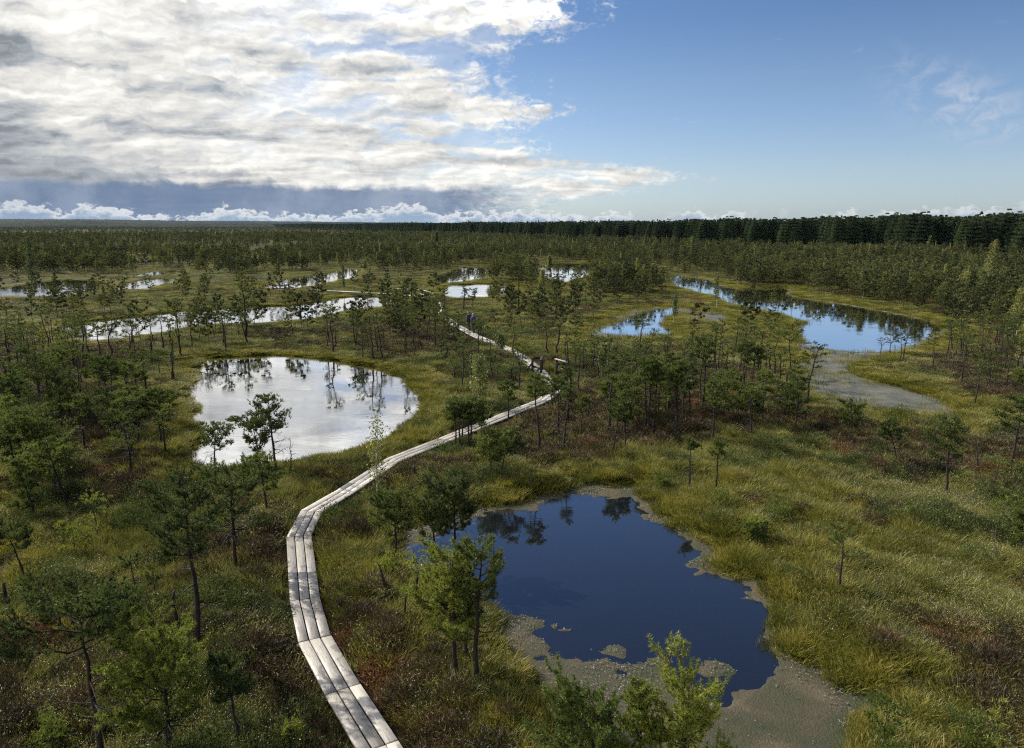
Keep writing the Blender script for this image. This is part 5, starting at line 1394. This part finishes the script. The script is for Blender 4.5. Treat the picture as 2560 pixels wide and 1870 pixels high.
# ------------------------------------------------------------------ two walkers
def skin_obj(name, verts, edges, radii, mat_, parent, sub=2):
    me = bpy.data.meshes.new(name); me.from_pydata(verts, edges, []); me.materials.append(mat_)
    o = bpy.data.objects.new(name, me); COL.objects.link(o); o.parent = parent
    sk = o.modifiers.new('skin', 'SKIN'); sk.use_smooth_shade = True
    lay = me.skin_vertices[0] if me.skin_vertices else None
    if lay:
        for i, r in enumerate(radii): lay.data[i].radius = (r, r) if not isinstance(r, tuple) else r
        lay.data[0].use_root = True
    ss = o.modifiers.new('sub', 'SUBSURF'); ss.levels = 1; ss.render_levels = sub
    return o
def person(loc, rz, label, jc, hc, arm_up):
    r = empty('person', loc, rz); tag(r, label, 'person', 'walkers on the boardwalk')
    # y is forward
    V = [(0, 0, .92), (0, 0, 1.12), (0, .01, 1.35), (0, .02, 1.46), (0, .03, 1.52), (0, .04, 1.60), (0, .035, 1.68),
         (.10, 0, .88), (.11, .12, .50), (.11, .02, .09), (.11, .15, .05), (-.10, 0, .88), (-.11, -.05, .50), (-.11, -.22, .12), (-.11, -.10, .05),
         (.17, 0, 1.40), (.24, .02 + .12 * arm_up, 1.13), (.22, .18 + .14 * arm_up, .93 + .2 * arm_up), (.21, .24 + .14 * arm_up, .87 + .2 * arm_up),
         (-.17, 0, 1.40), (-.24, -.06, 1.12), (-.23, .02, .88), (-.22, .04, .80)]
    E_ = [(0, 1), (1, 2), (2, 3), (3, 4), (4, 5), (5, 6), (0, 7), (7, 8), (8, 9), (9, 10), (0, 11), (11, 12), (12, 13), (13, 14),
          (2, 15), (15, 16), (16, 17), (17, 18), (2, 19), (19, 20), (20, 21), (21, 22)]
    R_ = [.13, .12, .14, .06, .055, .095, .075, .085, .058, .04, .035, .085, .058, .04, .035, .055, .042, .032, .030, .055, .042, .032, .030]
    skinm = plain('skin_tone', (.42, .27, .20), .6)
    skin_obj('body', V, E_, R_, skinm, r)
    jm = plain('jacket_cloth', jc); tm = plain('trouser_cloth', (.03, .032, .04)); hm = plain('hair_tone', hc)
    skin_obj('jacket', [V[i] for i in (0, 1, 2, 3, 15, 16, 17, 19, 20, 21)], [(0, 1), (1, 2), (2, 3), (2, 4), (4, 5), (5, 6), (2, 7), (7, 8), (8, 9)],
             [.17, .155, .17, .085, .085, .062, .050, .085, .062, .050], jm, r)
    skin_obj('trousers', [V[i] for i in (0, 7, 8, 9, 11, 12, 13)], [(0, 1), (1, 2), (2, 3), (0, 4), (4, 5), (5, 6)], [.15, .11, .078, .062, .11, .078, .062], tm, r)
    skin_obj('hair', [(0, -.005, 1.62), (0, -.01, 1.69), (0, .02, 1.72)], [(0, 1), (1, 2)], [.085, .092, .065], hm, r, 1)
    for s_ in (-1, 1):
        i0 = 18 if s_ > 0 else 22
        h0 = np.array(V[i0])
        for k in range(4):      # fingers
            a_ = h0 + np.array([s_ * .004, (k - 1.5) * .018, -.03]); L_ = [.055, .062, .058, .045][k]
            skin_obj('finger', [tuple(a_), tuple(a_ + [0, .004, -L_ * .6]), tuple(a_ + [-s_ * .008, .010, -L_])], [(0, 1), (1, 2)], [.010, .009, .008], skinm, r, 1)
        a_ = h0 + np.array([0, .03, -.005])
        skin_obj('thumb', [tuple(a_), tuple(a_ + [-s_ * .01, .018, -.03])], [(0, 1)], [.011, .009], skinm, r, 1)
pa_ = at((1100 + 705 / 9.048) / S, (740 + 818 / 9.048) / S, ZB); pb_ = at((1100 + 900 / 9.048) / S, (740 + 862 / 9.048) / S, ZB)
def on_path(p_):
    best = None
    for a_, b_ in zip(pp[:-1], pp[1:]):
        e = b_ - a_; t_ = np.clip(((np.array(p_) - a_) @ e) / (e @ e), 0, 1); c_ = a_ + e * t_; d = np.linalg.norm(c_ - p_)
        if best is None or d < best[0]: best = (d, c_)
    return best[1]
for p_, lab, jc, hc, au, dz in ((pa_, 'walker in dark blue jacket leading along the distant boardwalk', (.03, .04, .07), (.03, .025, .02), .5, 2.2),
                                (pb_, 'grey haired walker in violet blue jacket following on the distant boardwalk', (.075, .07, .14), (.35, .33, .32), 0, .9)):
    c_ = on_path(np.array(p_)); person((c_[0], c_[1], ZB + .005), math.radians(35) + dz * .1, lab, jc, hc, au)

# drop the leftover template objects that are not in use
for o in list(bpy.data.objects):
    if not o.users_collection and o.name.split('.')[0] in ('trunk', 'crown'): bpy.data.objects.remove(o)
print('PINES', len(trees), 'SURPLUS', len(surplus), 'FAR', len(fp), 'PLANTS', len(PT), 'PLANKS', np_)

# ------------------------------------------------------------------ air
hm, t, o_ = new_mat('thin_air')
pv = t.node('ShaderNodeVolumePrincipled'); pv.inputs['Color'].default_value = (.50, .70, 1.0, 1)
pv.inputs['Density'].default_value = 0.000016; pv.inputs['Anisotropy'].default_value = 0.0
t.l.new(pv.outputs[0], o_.inputs['Volume'])
HV = [(x, y, z) for x in (-7500, 7500) for y in (-300, 14500) for z in (-2.0, 75.0)]
HF = [(0, 1, 3, 2), (4, 6, 7, 5), (0, 4, 5, 1), (2, 3, 7, 6), (0, 2, 6, 4), (1, 5, 7, 3)]
hz_ = mesh('haze', HV, HF, hm); tag(hz_, 'thin bluish haze over the far bog', 'haze', None, 'stuff')
